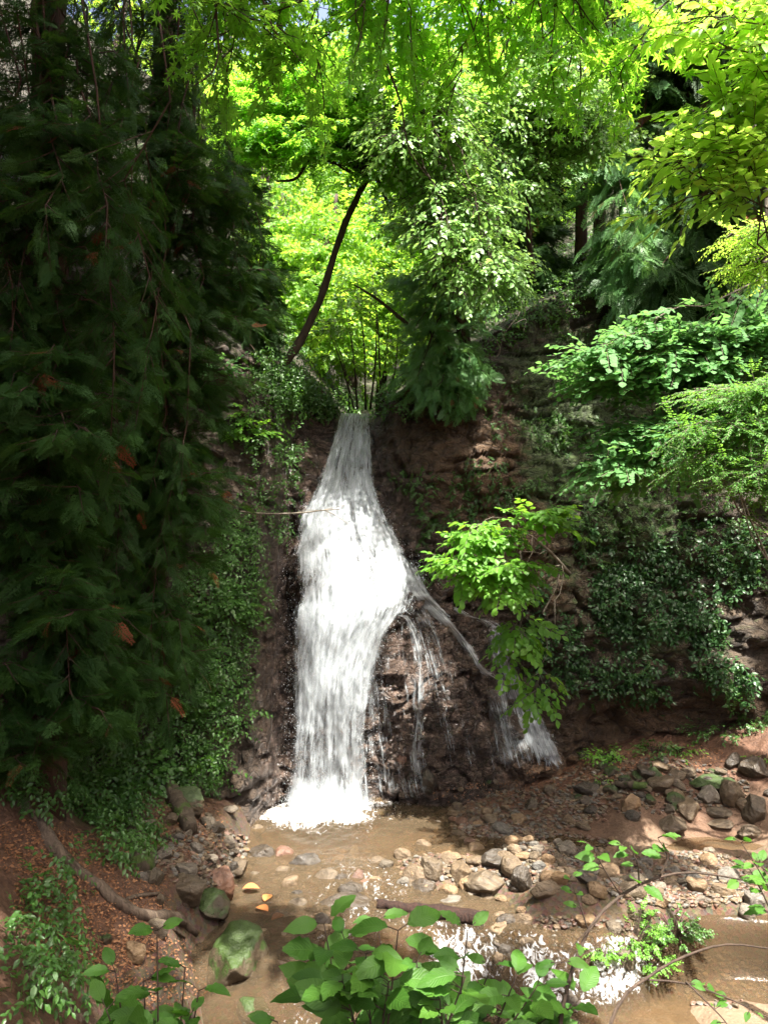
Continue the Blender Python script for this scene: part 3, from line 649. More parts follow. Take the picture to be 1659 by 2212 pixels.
def make_spray(leaf, n, length, rg, ang=50, opp=False, tilt=0.35, twig=0.002, droop=0.12, scale_end=0.75):
    V = []; T = []; U = []; R = []; Mx = []; k = 0
    for i in range(n):
        t = (i + 0.6) / n; x = t * length; base = np.array([x, 0, -droop * length * t * t])
        sides = (1, -1) if opp else ((1,) if i % 2 else (-1,))
        if i == n - 1: sides = (0,)
        for s in sides:
            a = s * math.radians(ang + rg.uniform(-15, 15)) * (1 - 0.4 * t)
            Rm = rotz(a) @ rot([1, 0, 0], rg.uniform(-tilt, tilt)) @ rot([0, 1, 0], rg.uniform(-tilt * .4, tilt))
            sz = (1 - (1 - scale_end) * t) * rg.uniform(0.75, 1.15)
            lv, lt, lu = leaf; V.append(lv @ Rm.T * sz + base); T.append(lt + k); U.append(lu); R.append(np.full(len(lv), rg.random())); Mx.append(np.zeros(len(lt), np.int32)); k += len(lv)
    if twig:
        ts = np.linspace(0, 1, 4); c = np.stack([ts * length, 0 * ts, -droop * length * ts * ts], 1); w = twig
        tv = np.concatenate([c + [0, w, 0], c - [0, w * .5, w], c + [0, -w * .5, w]]); V.append(tv)
        tt = []
        for q in range(3):
            for a_, b_ in ((0, 4), (4, 8), (8, 0)):
                tt += [[a_ + q, a_ + q + 1, b_ + q + 1], [a_ + q, b_ + q + 1, b_ + q]]
        T.append(np.array(tt) + k); U.append(np.zeros((12, 2))); R.append(np.full(12, .5)); Mx.append(np.ones(len(tt), np.int32)); k += 12
    return np.concatenate(V), np.concatenate(T), np.concatenate(U), np.concatenate(R), np.concatenate(Mx)
def frond(length, n, rg, sub=3, wid=0.010):
    """flat scale-leaved cypress frond"""
    V = []; T = []; k = 0
    def blade(p, d, l, w):
        nonlocal k
        d = d / np.linalg.norm(d); s = np.array([-d[1], d[0], 0]) * w
        V.extend([p, p + d * l * .45 + s, p + d * l, p + d * l * .45 - s]); T.extend([[k, k + 1, k + 2], [k, k + 2, k + 3]]); k += 4
    for i in range(n):
        t = (i + 1) / n; x = t * length; p = np.array([x, 0, -0.25 * length * t * t]); bl = length * 0.42 * (1 - 0.75 * t) * rg.uniform(.8, 1.15) + 0.01
        for s in (1, -1):
            a = s * math.radians(rg.uniform(38, 55)); d = np.array([math.cos(a), math.sin(a), -0.18 + rg.uniform(-.1, .1)])
            blade(p, d, bl, wid)
            for j in range(sub):
                q = p + d * bl * (j + 1) / (sub + 1); s2 = 1 if j % 2 else -1
                a2 = a + s2 * math.radians(38); blade(q, np.array([math.cos(a2), math.sin(a2), -0.1]), bl * 0.42, wid * .85)
    blade(np.zeros(3), np.array([1, 0, -.1]), length * 1.05, wid * .8)
    V = np.array(V); return V, np.array(T), V[:, :2], np.full(len(V), .5), np.zeros(len(T), np.int32)

rg = np.random.default_rng(3)
SP = {}
SP['maple'] = [make_spray(maple_leaf(0.078), 4, 0.28, rg, 55, True, 0.5) for _ in range(5)]
SP['maple_far'] = [make_spray(maple_leaf(0.075, 5), 5, 0.36, rg, 55, True, 0.55, 0) for _ in range(5)]
SP['yellow'] = [make_spray(leaf_outline(4, 0.125, 0.054, 1.2, 0.2, 0.25), 7, 0.30, rg, 50, False, 0.45) for _ in range(5)]
SP['pale'] = [make_spray(leaf_outline(3, 0.105, 0.064, 1.1, 0.15, 0.2), 6, 0.34, rg, 55, False, 0.5, 0.002) for _ in range(5)]
SP['round'] = [make_spray(leaf_outline(4, 0.075, 0.078, 0.95, 0.12, 0.2, 0.02), 6, 0.34, rg, 60, True, 0.45, 0.002) for _ in range(5)]
SP['fine'] = [make_spray(leaf_outline(2, 0.045, 0.022, 1.1, 0.1, 0.2), 8, 0.26, rg, 55, True, 0.4, 0.0015) for _ in range(5)]
SP['lime'] = [make_spray(leaf_outline(5, 0.135, 0.092, 0.9, 0.12, 0.3, 0.02), 5, 0.36, rg, 55, True, 0.4, 0.002) for _ in range(5)]
SP['far'] = [make_spray(diamond(0.12, 0.075), 8, 0.5, rg, 55, True, 0.8, 0) for _ in range(5)]
SP['frond'] = [frond(0.34, 11, rg, 3, 0.007) for _ in range(4)]
SP['frond_far'] = [frond(0.40, 12, rg, 2, 0.010) for _ in range(4)]
SP['under'] = [make_spray(leaf_outline(3, 0.062, 0.032, 1.1, 0.2, 0.3), 6, 0.20, rg, 55, False, 0.6, 0) for _ in range(5)]
SP['ivy'] = [make_spray(leaf_outline(3, 0.085, 0.050, 0.85, 0.15, 0.3), 4, 0.14, rg, 50, False, 0.5, 0) for _ in range(5)]
SP['small'] = [make_spray(leaf_outline(2, 0.035, 0.026, 1.0, 0.1, 0.2), 6, 0.13, rg, 60, True, 0.5, 0.001) for _ in range(5)]

def frames(D, Nn):
    D = unit(D); S = unit(np.cross(Nn, D)); U = np.cross(D, S); return np.stack([D, S, U], -1)
def scatter(buf, sprays, P, D, Nn, scale, rng, mat=0, twmat=1):
    P = np.asarray(P, float); n = len(P)
    if n == 0: return
    Rm = frames(np.asarray(D, float), np.asarray(Nn, float)); pick = rng.integers(0, len(sprays), n)
    for k, (sv, st, su, sr, sm) in enumerate(sprays):
        ix = np.where(pick == k)[0]
        if len(ix) == 0: continue
        V = np.einsum('nij,vj->nvi', Rm[ix], sv) * np.asarray(scale)[ix][:, None, None] + P[ix][:, None]
        T = st[None] + (np.arange(len(ix)) * len(sv))[:, None, None]
        R = np.clip(sr[None] * 0.6 + rng.random(len(ix))[:, None] * 0.4, 0, 1) if sr.std() > 0 else np.repeat(rng.random(len(ix))[:, None], len(sv), 1)
        buf.add(V.reshape(-1, 3), T.reshape(-1, 3), np.tile(np.where(sm == 0, mat, twmat), len(ix)).astype(np.int32), np.tile(su, (len(ix), 1)), R.ravel())

def make_tree(name, label, cat, trunk, rad, blobs, kind, lmat, bmat, seed, group=None, foliage_len=1.8, sec=9, sec_len=0.55, per=4, sscale=1.0,
              droop=0.25, hang=0.15, nrand=0.35, bough_r=0.02, branch_from=(0.35, 1.0), sides=8, extra=None, show_sec=True, lift=0.0):
    """trunk: world points; blobs: (px, py, Y, rx px, ry px, rY m, number of boughs)."""
    rng = np.random.default_rng(seed)
    root = empty(name, Vector(trunk[0]), label, cat, group)
    tp = smooth_path(trunk, 24); tb = Buf(); tube(tb, tp, rad, sides, 0, 0.25, seed)
    for e in (extra or []): tube(tb, smooth_path(e[0], 16), e[1], 6, 0, 0.2, seed + 3)
    lb = Buf(); bb = tb if sum(q_[6] for q_ in blobs) < 16 else Buf(); PP = []; DD = []; NN = []; SS = []
    lo = int(branch_from[0] * (len(tp) - 1)); hi = max(lo + 1, int(branch_from[1] * (len(tp) - 1)))
    for (px, py, Y, rx, ry, rY, nb) in blobs:
        for _ in range(nb):
            v = rng.normal(size=3); v = v / np.linalg.norm(v) * rng.random() ** (1 / 3)
            YY = Y + v[1] * rY; end = np.array(at(px + v[0] * rx, py + v[2] * ry, YY))
            cand = tp[lo:hi + 1]; dist = np.linalg.norm(cand - end, axis=1) + np.abs(cand[:, 2] - end[2] - lift) * 1.2
            st = cand[int(np.argmin(dist))] if rng.random() < 0.8 else cand[rng.integers(len(cand))]
            dv = end - st; Ln = np.linalg.norm(dv) + 1e-6
            if Ln < 0.3: continue
            t = np.linspace(0, 1, 12)[:, None]
            mid = (st + end) / 2 + np.array([0, 0, 1]) * Ln * droop + rng.normal(0, 0.06, 3) * Ln
            path = (1 - t) ** 2 * st + 2 * t * (1 - t) * mid + t ** 2 * end
            path[1:-1] += rng.normal(0, 0.012, (10, 3)) * Ln
            r0 = bough_r * min(1.6, 0.5 + Ln * 0.25)
            tube(bb, path, [r0, r0 * .6, 0.004], 5, 0)
            seg = np.linalg.norm(np.diff(path, axis=0), axis=1).sum()
            f0 = max(0.12, 1 - foliage_len / seg); nsec = max(3, int(sec * (1 - f0) * seg / foliage_len))
            for k in range(nsec + 1):
                f = f0 + (1 - f0) * (k + rng.random() * .5) / (nsec + .5); f = min(f, 1)
                i = min(10, int(f * 11)); q = path[i] * (1 - (f * 11 - i)) + path[i + 1] * (f * 11 - i); tan = unit(path[i + 1] - path[i])
                sgn = 1 if k % 2 else -1
                hz = unit(np.cross(tan, [0, 0, 1]) + 1e-6) * sgn
                sd = unit(tan * 0.75 + hz * (0.0 if k == nsec else 0.85) + np.array([0, 0, -hang]) + rng.normal(0, 0.18, 3))
                sl = sec_len * (1.15 - 0.6 * (f - f0) / (1 - f0 + 1e-6)) * rng.uniform(.7, 1.2)
                if show_sec:
                    tube(bb, np.stack([q, q + sd * sl * .5 - [0, 0, .02], q + sd * sl - [0, 0, .07 * sl]]), [0.006, 0.004, 0.002], 3, 0)
                for j in range(per):
                    g = (j + 0.4 + rng.random() * .4) / per
                    pp = q + sd * sl * g - np.array([0, 0, 0.07 * sl * g])
                    s2 = (1 if j % 2 else -1) if j < per - 1 else 0
                    d2 = unit(sd + np.cross(sd, [0, 0, 1]) * s2 * 0.9 + rng.normal(0, .2, 3) + np.array([0, 0, -hang]))
                    PP.append(pp); DD.append(d2); NN.append(np.array([0, 0, 1]) + rng.normal(0, nrand, 3)); SS.append(sscale * rng.uniform(.75, 1.2))
    scatter(lb, SP[kind], np.array(PP), np.array(DD), np.array(NN), np.array(SS), rng)
    tr_ = build('trunk', tb, M[bmat], root, smooth=True)
    if bb is not tb and bb.n: build('branches', bb, M[bmat], tr_, smooth=True)
    if lb.n: build('crown', lb, [M[lmat], M[bmat]], root)
    return root

# ------------------------------------------------------------------ left dark cypresses
def vpath(px, pyb, pyt, Y, bend=0.0):
    a = at(px, pyb, Y); b = at(px + bend, pyt, Y); return [a, (a + b) / 2 + Vector((0.06, 0, 0)), b]
def trunk_to(px, Y, ztop, bend=0.0, pybase=None, zbase=None):
    x = (px - 829.5) / F * Y; zb = zbase if zbase is not None else down(x, Y) - 0.2
    return [Vector((x, Y, zb)), Vector((x + bend * .3, Y, zb + (ztop - zb) * .4)), Vector((x + bend * .6, Y, zb + (ztop - zb) * .7)), Vector((x + bend, Y, ztop))]
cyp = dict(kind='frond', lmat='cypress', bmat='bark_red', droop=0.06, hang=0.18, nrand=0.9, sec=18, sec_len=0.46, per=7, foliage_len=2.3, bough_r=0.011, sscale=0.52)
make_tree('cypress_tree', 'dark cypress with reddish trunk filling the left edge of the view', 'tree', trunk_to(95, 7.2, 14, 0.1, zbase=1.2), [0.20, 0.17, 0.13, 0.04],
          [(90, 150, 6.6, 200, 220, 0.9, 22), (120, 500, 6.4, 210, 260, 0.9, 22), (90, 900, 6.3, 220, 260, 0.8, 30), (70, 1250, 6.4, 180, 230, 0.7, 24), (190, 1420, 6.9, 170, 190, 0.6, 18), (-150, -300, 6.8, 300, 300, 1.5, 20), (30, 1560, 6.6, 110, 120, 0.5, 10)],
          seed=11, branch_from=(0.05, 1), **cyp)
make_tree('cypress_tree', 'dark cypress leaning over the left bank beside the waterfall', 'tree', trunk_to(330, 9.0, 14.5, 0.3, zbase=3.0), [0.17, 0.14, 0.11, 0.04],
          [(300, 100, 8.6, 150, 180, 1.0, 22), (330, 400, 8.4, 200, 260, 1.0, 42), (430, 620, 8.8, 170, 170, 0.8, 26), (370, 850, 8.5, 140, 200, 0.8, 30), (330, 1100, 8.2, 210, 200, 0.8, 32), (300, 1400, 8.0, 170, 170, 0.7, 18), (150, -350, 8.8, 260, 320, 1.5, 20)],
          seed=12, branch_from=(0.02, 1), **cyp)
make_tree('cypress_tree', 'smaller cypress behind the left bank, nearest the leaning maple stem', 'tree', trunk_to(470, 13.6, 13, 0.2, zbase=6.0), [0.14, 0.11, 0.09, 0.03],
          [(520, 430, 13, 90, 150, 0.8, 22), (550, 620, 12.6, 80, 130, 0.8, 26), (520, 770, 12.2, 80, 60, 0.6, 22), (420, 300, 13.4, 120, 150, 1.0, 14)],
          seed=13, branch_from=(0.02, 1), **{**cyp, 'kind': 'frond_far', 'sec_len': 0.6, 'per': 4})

# ------------------------------------------------------------------ far valley trees, bright in the sun
far = dict(kind='far', lmat='far', bmat='bark', droop=0.15, hang=0.1, nrand=0.7, sec=8, sec_len=1.1, per=5, foliage_len=3.0, bough_r=0.03, sscale=1.0, show_sec=False, branch_from=(0.1, 1))
def on_hill(x, y):
    loc, nor, i, dd = bvh.ray_cast(Vector((x, y, 60)), Vector((0, 0, -1))); return loc.z if loc else 6.0
def far_trunk(px, Y, top_py, bend=0.4):
    x = (px - 829.5) / F * Y; zb = on_hill(x, Y) - 0.2; zt = CZ - (top_py - 1106) / F * Y
    return [Vector((x, Y, zb)), Vector((x + bend * .4, Y, zb * .5 + zt * .5)), Vector((x + bend, Y, max(zt, zb + 2)))]
far_list = [
    (690, 18.5, 420, [(690, 700, 17.6, 90, 90, 1.2, 24), (700, 560, 18, 130, 110, 1.5, 26)], 'sunlit yellow-green tree straight above the lip of the waterfall'),
    (820, 20.5, 350, [(800, 700, 19.6, 110, 130, 1.4, 28), (830, 500, 20, 140, 140, 1.6, 28)], 'sunlit tree right behind the waterfall lip in the valley'),
    (560, 20.0, 250, [(590, 600, 19, 130, 170, 1.6, 34), (600, 820, 18, 90, 60, 1.0, 12)], 'yellow-green tree glowing behind the leaning stem at left'),
    (480, 23.0, 100, [(480, 330, 22, 170, 130, 2.0, 26), (450, 600, 22, 160, 200, 2.0, 26)], 'leafy tree in the valley seen through the left cypress'),
    (760, 25.0, 200, [(760, 330, 24, 190, 110, 2.4, 30), (700, 480, 24, 200, 120, 2.0, 26)], 'tall sunlit tree in the middle of the valley below the sky gaps'),
    (1000, 22.0, 100, [(1000, 250, 21, 180, 180, 2.0, 34), (980, 520, 21, 170, 170, 2.0, 32)], 'sunlit leafy tree behind the pale-leaved tree in the centre'),
    (1190, 24.0, 100, [(1180, 150, 23, 180, 170, 2.0, 26), (1220, 420, 23, 150, 130, 2.0, 26)], 'leafy tree glowing behind the two cedar trunks'),
    (1400, 26.0, 0, [(1400, 150, 25, 200, 200, 2.0, 26), (1400, 420, 25, 200, 130, 2.0, 26)], 'green tree far behind the right-hand cedars'),
    (1600, 25.0, 0, [(1620, 150, 24, 160, 220, 2.0, 26), (1600, 450, 24, 160, 160, 2.0, 22)], 'green tree far behind the yellow branches at the right edge'),
    (250, 26.0, 0, [(250, 250, 25, 250, 250, 2.0, 20), (250, 600, 25, 250, 200, 2.0, 20)], 'green tree far behind the dark cypresses at left'),
]
for i, (px, Y, tp_, bl, lab) in enumerate(far_list):
    make_tree('broadleaf_tree', lab, 'tree', far_trunk(px, Y, tp_), [0.16, 0.1, 0.04], bl, seed=200 + i, group='sunlit trees up the valley behind the waterfall', **far)

rng_ = np.random.default_rng(77); nF = 16000
fx = rng_.uniform(-32, 32, nF); fs = rng_.uniform(14, 58, nF); fb = np.interp(fx, xs, P[-1, :, 0] * 0 + cliff_y(xs, rim(xs)))
gl = np.interp(np.clip(fx, -14, 15), xs, rim(xs)) + fs * 0.1 + 3.9 * sstep(.3, 2.5, np.abs(fx + .5)) + np.clip(fs - 9, 0, 99) * .22
hh = 5.5 + 3.0 * fbm(np.stack([fx * .22, fs * .22, 0 * fx], -1), 3, 91); fz = gl + hh * rng_.random(nF) ** .6
pf = np.stack([fx, 12 + fs, fz], -1)
bf = Buf(); scatter(bf, SP['far'], pf, rng_.normal(0, 1, (nF, 3)) * [1, 1, .3], np.array([0, -.3, 1]) + rng_.normal(0, .5, (nF, 3)), rng_.uniform(1.2, 2.2, nF), rng_)
tag(build('distant_forest', bf, [M['far'], M['bark']]), 'distant wood covering the valley sides far behind the waterfall', 'forest', None, 'stuff')

# ------------------------------------------------------------------ cedars on the right slope
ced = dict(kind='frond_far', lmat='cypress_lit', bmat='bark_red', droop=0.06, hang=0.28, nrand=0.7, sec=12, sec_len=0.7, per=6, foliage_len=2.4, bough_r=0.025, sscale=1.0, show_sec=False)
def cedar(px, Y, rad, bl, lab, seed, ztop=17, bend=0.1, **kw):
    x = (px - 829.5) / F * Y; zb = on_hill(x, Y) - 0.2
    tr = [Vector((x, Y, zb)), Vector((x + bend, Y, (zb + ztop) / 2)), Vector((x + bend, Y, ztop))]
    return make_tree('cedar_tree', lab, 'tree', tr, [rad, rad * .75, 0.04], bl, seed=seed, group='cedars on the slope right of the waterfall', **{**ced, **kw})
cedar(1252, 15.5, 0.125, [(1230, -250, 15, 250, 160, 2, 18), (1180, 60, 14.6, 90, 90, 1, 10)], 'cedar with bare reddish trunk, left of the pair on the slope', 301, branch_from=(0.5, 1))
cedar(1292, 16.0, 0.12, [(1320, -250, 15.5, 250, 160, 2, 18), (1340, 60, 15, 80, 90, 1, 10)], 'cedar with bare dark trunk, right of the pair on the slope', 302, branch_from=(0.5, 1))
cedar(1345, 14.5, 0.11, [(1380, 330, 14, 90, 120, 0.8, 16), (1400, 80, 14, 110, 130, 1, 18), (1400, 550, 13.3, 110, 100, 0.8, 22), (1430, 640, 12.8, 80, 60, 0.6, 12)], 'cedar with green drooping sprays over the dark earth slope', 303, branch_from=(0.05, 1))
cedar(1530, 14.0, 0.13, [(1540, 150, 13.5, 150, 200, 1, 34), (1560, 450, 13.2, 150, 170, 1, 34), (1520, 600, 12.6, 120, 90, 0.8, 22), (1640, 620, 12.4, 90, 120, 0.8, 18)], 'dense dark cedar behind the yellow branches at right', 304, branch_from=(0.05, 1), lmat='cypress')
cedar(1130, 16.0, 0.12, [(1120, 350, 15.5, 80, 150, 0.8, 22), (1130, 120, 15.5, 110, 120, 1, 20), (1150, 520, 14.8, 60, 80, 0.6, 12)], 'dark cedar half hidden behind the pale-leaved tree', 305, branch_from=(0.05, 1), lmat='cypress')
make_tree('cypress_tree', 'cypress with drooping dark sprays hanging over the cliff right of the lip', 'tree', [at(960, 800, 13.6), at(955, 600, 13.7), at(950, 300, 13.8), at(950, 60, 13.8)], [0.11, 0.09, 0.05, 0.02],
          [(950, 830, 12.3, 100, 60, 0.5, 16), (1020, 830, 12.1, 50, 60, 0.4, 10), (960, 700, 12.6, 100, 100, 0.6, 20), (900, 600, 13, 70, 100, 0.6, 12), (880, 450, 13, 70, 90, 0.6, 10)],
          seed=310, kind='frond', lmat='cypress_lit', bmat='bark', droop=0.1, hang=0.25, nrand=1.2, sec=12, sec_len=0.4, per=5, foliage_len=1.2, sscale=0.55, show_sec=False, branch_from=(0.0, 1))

# ------------------------------------------------------------------ leaning maple with its arching limbs
make_tree('leaning_tree', 'slender dark stem leaning right from the rock left of the lip', 'tree',
          [at(575, 835, 12.2), at(640, 750, 12.3), at(690, 650, 12.4), at(735, 510, 12.5), at(775, 420, 12.6), at(805, 365, 12.7)], [0.075, 0.06, 0.05, 0.045],
          [(640, 250, 12, 150, 90, 1.0, 24), (820, 230, 12, 150, 110, 1.0, 26), (880, 360, 11.8, 90, 70, 0.8, 10), (540, 260, 12, 90, 90, 0.8, 16), (720, 120, 12.2, 200, 70, 1.0, 20), (980, 150, 12.2, 120, 90, 1.0, 18)],
          seed=320, kind='maple_far', lmat='maple', bmat='bark', droop=0.16, hang=0.12, nrand=0.35, sec=9, sec_len=0.5, per=3, foliage_len=0.95, bough_r=0.016, branch_from=(0.9, 1),
          extra=[([at(800, 370, 12.7), at(700, 325, 12.5), at(640, 295, 12.4), at(575, 290, 12.2)], [0.05, 0.04, 0.03]),
                 ([at(715, 330, 12.6), at(670, 345, 12.5), at(640, 385, 12.4), at(600, 392, 12.3)], [0.045, 0.03, 0.015]),
                 ([at(690, 325, 12.6), at(715, 240, 12.6), at(790, 190, 12.5), at(870, 160, 12.4)], [0.045, 0.03, 0.012]),
                 ([at(805, 365, 12.7), at(830, 420, 12.6), at(850, 470, 12.5)], [0.04, 0.03, 0.02])])
make_tree('dead_branch', 'short dark branch slanting down right below the leaning stem', 'branch', [at(880, 700, 12.6), at(820, 650, 12.6), at(765, 615, 12.6)], [0.03, 0.025, 0.012], [], 'far', 'far', 'bark', 321)

# pale leaved tree cascading over the centre
make_tree('broadleaf_tree', 'tree with pale leaves in slanting tiers at the centre, above the cypress sprays', 'tree',
          [at(1010, 760, 13.2), at(960, 560, 12.6), at(900, 330, 11.6), at(850, 150, 11.0), at(820, -50, 10.8)], [0.10, 0.08, 0.05, 0.03],
          [(1030, 590, 10.6, 90, 70, 0.6, 16), (950, 470, 10.8, 120, 90, 0.7, 18), (920, 330, 10.8, 140, 110, 0.8, 20), (860, 180, 10.8, 160, 110, 0.8, 18), (1060, 450, 10.8, 60, 60, 0.6, 10), (1095, 590, 10.6, 35, 40, 0.5, 8), (1010, 250, 11, 90, 90, .6, 12)],
          seed=330, kind='pale', lmat='pale', bmat='bark', droop=0.12, hang=0.08, nrand=0.2, sec=7, sec_len=0.5, per=3, foliage_len=1.1, bough_r=0.012, branch_from=(0.3, 1), lift=0.6)
make_tree('broadleaf_tree', 'small sunlit tree with whitish leaves left of the cedar trunks', 'tree',
          [at(1150, 600, 13.6), at(1140, 420, 13.2), at(1180, 220, 12.8), at(1220, 60, 12.6)], [0.05, 0.04, 0.03, 0.02],
          [(1130, 330, 12.0, 60, 100, 0.5, 18), (1240, 200, 12.0, 100, 60, 0.6, 20), (1310, 270, 12.0, 55, 50, 0.5, 12), (1100, 180, 12.0, 90, 70, 0.6, 14)],
          seed=331, kind='pale', lmat='pale', bmat='bark', droop=0.1, hang=0.25, nrand=0.3, sec=8, sec_len=0.45, per=4, foliage_len=1.2, bough_r=0.012, branch_from=(0.3, 1))

# thin saplings behind the lip
for i, (a, b_) in enumerate([((765, 885), (700, 690)), ((772, 885), (742, 640)), ((790, 885), (770, 600)), ((800, 885), (812, 640)), ((812, 880), (840, 690)), ((822, 880), (800, 560)), ((835, 875), (860, 720)), ((755, 885), (735, 760))]):
    Y = 14.2 + 0.2 * (i % 3)
    p0 = at(a[0], a[1], Y); p0.z = min(p0.z, 5.9)
    make_tree('sapling', ['thin bowed sapling behind the waterfall lip, leftmost of the clump', 'thin sapling behind the lip, second of the clump from the left', 'upright sapling behind the lip in the middle of the clump', 'thin upright sapling behind the lip, right of the middle one',
              'sapling bending right behind the lip of the waterfall', 'tallest thin sapling of the clump behind the lip', 'short sapling bending right next to the cypress sprays', 'short leaning sapling just above the falling water'][i], 'sapling',
              [p0, at((a[0] + b_[0]) / 2 + 6, (a[1] + b_[1]) / 2, Y), at(b_[0], b_[1], Y)], [0.02, 0.014, 0.006], [(b_[0], b_[1] + 30, Y - .2, 40, 60, 0.4, 5)], 'pale', 'far', 'bark', 340 + i,
              group='saplings behind the waterfall lip', foliage_len=0.8, sec=6, sec_len=0.3, per=3, bough_r=0.006, branch_from=(0.4, 1))

# ------------------------------------------------------------------ near overhanging branches
make_tree('maple_tree', 'maple whose palm-shaped leaves hang across the top of the view', 'tree',
          [Vector((3.6, 3.2, 1.2)), Vector((3.5, 3.4, 4)), Vector((2.9, 4.0, 6.6)), Vector((1.2, 4.6, 8.0)), Vector((-0.9, 5.2, 8.4)), Vector((-2.2, 5.6, 8.4))], [0.16, 0.13, 0.10, 0.07, 0.05, 0.03],
          [(480, 60, 5.7, 60, 60, 0.4, 3), (600, 50, 5.6, 110, 50, 0.4, 4), (740, 50, 5.4, 130, 50, 0.4, 4), (900, 60, 5.2, 140, 60, 0.4, 5), (1080, 60, 5.2, 120, 60, 0.4, 5), (1250, 70, 5.0, 110, 80, 0.4, 5), (500, 190, 5.8, 60, 50, 0.3, 3), (680, 160, 5.8, 100, 50, 0.3, 4), (900, 180, 5.6, 120, 40, 0.3, 4), (1290, 170, 5.2, 60, 30, 0.3, 3)],
          seed=401, kind='maple', lmat='maple', bmat='bark', droop=0.06, hang=0.08, nrand=0.3, sec=7, sec_len=0.36, per=2, foliage_len=1.1, bough_r=0.010, branch_from=(0.45, 1), lift=1.2)
make_tree('broadleaf_tree', 'tree whose yellow-green branches reach in from the right edge', 'tree',
          [Vector((3.4, 4.6, 0.2)), Vector((3.4, 4.7, 3.2)), Vector((3.1, 4.9, 5.4)), Vector((2.9, 5.0, 7.2))], [0.12, 0.10, 0.07, 0.04],
          [(1560, 240, 5.0, 80, 25, 0.35, 5), (1450, 345, 5.0, 45, 15, 0.3, 3), (1580, 320, 4.9, 70, 15, 0.3, 3), (1480, 452, 5.1, 60, 10, 0.2, 2), (1520, 70, 4.8, 60, 35, 0.3, 3), (1630, 60, 4.8, 60, 50, 0.3, 4), (1400, 10, 5.0, 50, 20, 0.3, 1)],
          seed=402, kind='yellow', lmat='yellow', bmat='bark', droop=0.10, hang=0.0, nrand=0.2, sec=8, sec_len=0.22, per=2, foliage_len=0.9, bough_r=0.009, branch_from=(0.3, 1))
make_tree('maple_tree', 'fine-leaved yellow maple spray at the right edge below the yellow branches', 'tree',
          [Vector((3.9, 6.2, 0.6)), Vector((3.8, 6.2, 3.5)), Vector((3.6, 6.2, 6.6))], [0.07, 0.05, 0.02],
          [(1630, 500, 6.0, 60, 30, 0.2, 10), (1600, 560, 6.0, 40, 20, 0.2, 4)], seed=403, kind='fine', lmat='yellow', bmat='bark', droop=0.06, hang=0.2, nrand=0.3, sec=10, sec_len=0.22, per=3, foliage_len=0.7, bough_r=0.007, branch_from=(0.5, 1), sscale=0.8)
make_tree('broadleaf_tree', 'tree with round blue-green leaves reaching in over the cliff from the right', 'tree',
          [Vector((5.4, 9.0, 0.6)), Vector((5.2, 9.0, 3.6)), Vector((4.9, 8.9, 6.0)), Vector((4.7, 8.9, 8.5))], [0.13, 0.11, 0.08, 0.04],
          [(1320, 760, 8.3, 90, 22, 0.4, 12), (1260, 820, 8.3, 35, 20, 0.3, 4), (1460, 790, 8.3, 90, 40, 0.4, 13), (1580, 720, 8.5, 110, 40, 0.4, 14), (1350, 930, 8.2, 80, 20, 0.3, 8), (1320, 1010, 8.2, 70, 20, 0.3, 8), (1430, 960, 8.2, 70, 40, 0.3, 8)],
          seed=404, kind='round', lmat='round', bmat='bark_grey', droop=0.10, hang=0.06, nrand=0.25, sec=9, sec_len=0.36, per=3, foliage_len=1.1, bough_r=0.012, branch_from=(0.2, 1))
make_tree('maple_tree', 'fine-leaved green maple in layered sprays at the right edge', 'tree',
          [Vector((4.6, 7.6, 0.8)), Vector((4.4, 7.6, 3.0)), Vector((4.2, 7.5, 5.0)), Vector((4.1, 7.5, 6.5))], [0.09, 0.07, 0.05, 0.03],
          [(1560, 850, 7.4, 120, 22, 0.4, 9), (1600, 930, 7.4, 110, 22, 0.4, 9), (1500, 930, 7.3, 80, 20, 0.3, 4), (1600, 1030, 7.3, 90, 25, 0.3, 8), (1500, 1000, 7.3, 50, 15, 0.2, 3)],
          seed=405, kind='fine', lmat='fine', bmat='bark_grey', droop=0.10, hang=0.04, nrand=0.2, sec=11, sec_len=0.35, per=4, foliage_len=1.0, bough_r=0.010, branch_from=(0.2, 1), sscale=1.0)
make_tree('slender_tree', 'slender pale grey stem at the right edge above the round-leaved tree', 'tree',
          [at(1600, 790, 10.5), at(1640, 660, 10.5), at(1652, 560, 10.5), at(1655, 300, 10.5)], [0.045, 0.04, 0.035, 0.02], [(1650, 680, 10.2, 40, 30, 0.3, 4)], 'pale', 'pale', 'bark_grey', 406, foliage_len=0.8, sec=6, sec_len=0.3, per=3, bough_r=0.01)

# bright lime shrub on the cliff
h0 = hit(1230, 1240)[0]
make_tree('shrub', 'bright lime-green shrub hanging from the cliff right of the fall', 'shrub',
          [h0, at(1195, 1200, h0.y - .3), at(1150, 1160, h0.y - .7), at(1120, 1150, h0.y - 0.9)], [0.03, 0.022, 0.016, 0.01],
          [(1060, 1150, 9.9, 70, 25, 0.35, 6), (1015, 1215, 9.9, 50, 25, 0.3, 5), (1090, 1230, 9.9, 50, 40, 0.3, 4), (1160, 1110, 9.9, 40, 20, 0.3, 4), (1080, 1275, 9.8, 30, 15, 0.2, 2),
           (1110, 1370, 9.8, 35, 20, 0.2, 2), (1115, 1440, 9.8, 25, 15, 0.2, 1), (1155, 1515, 9.8, 10, 20, 0.1, 1)],
          seed=410, kind='lime', lmat='lime', bmat='bark_grey', droop=0.10, hang=0.04, nrand=0.22, sec=6, sec_len=0.26, per=2, foliage_len=0.42, bough_r=0.008, branch_from=(0.2, 1), sscale=0.85)

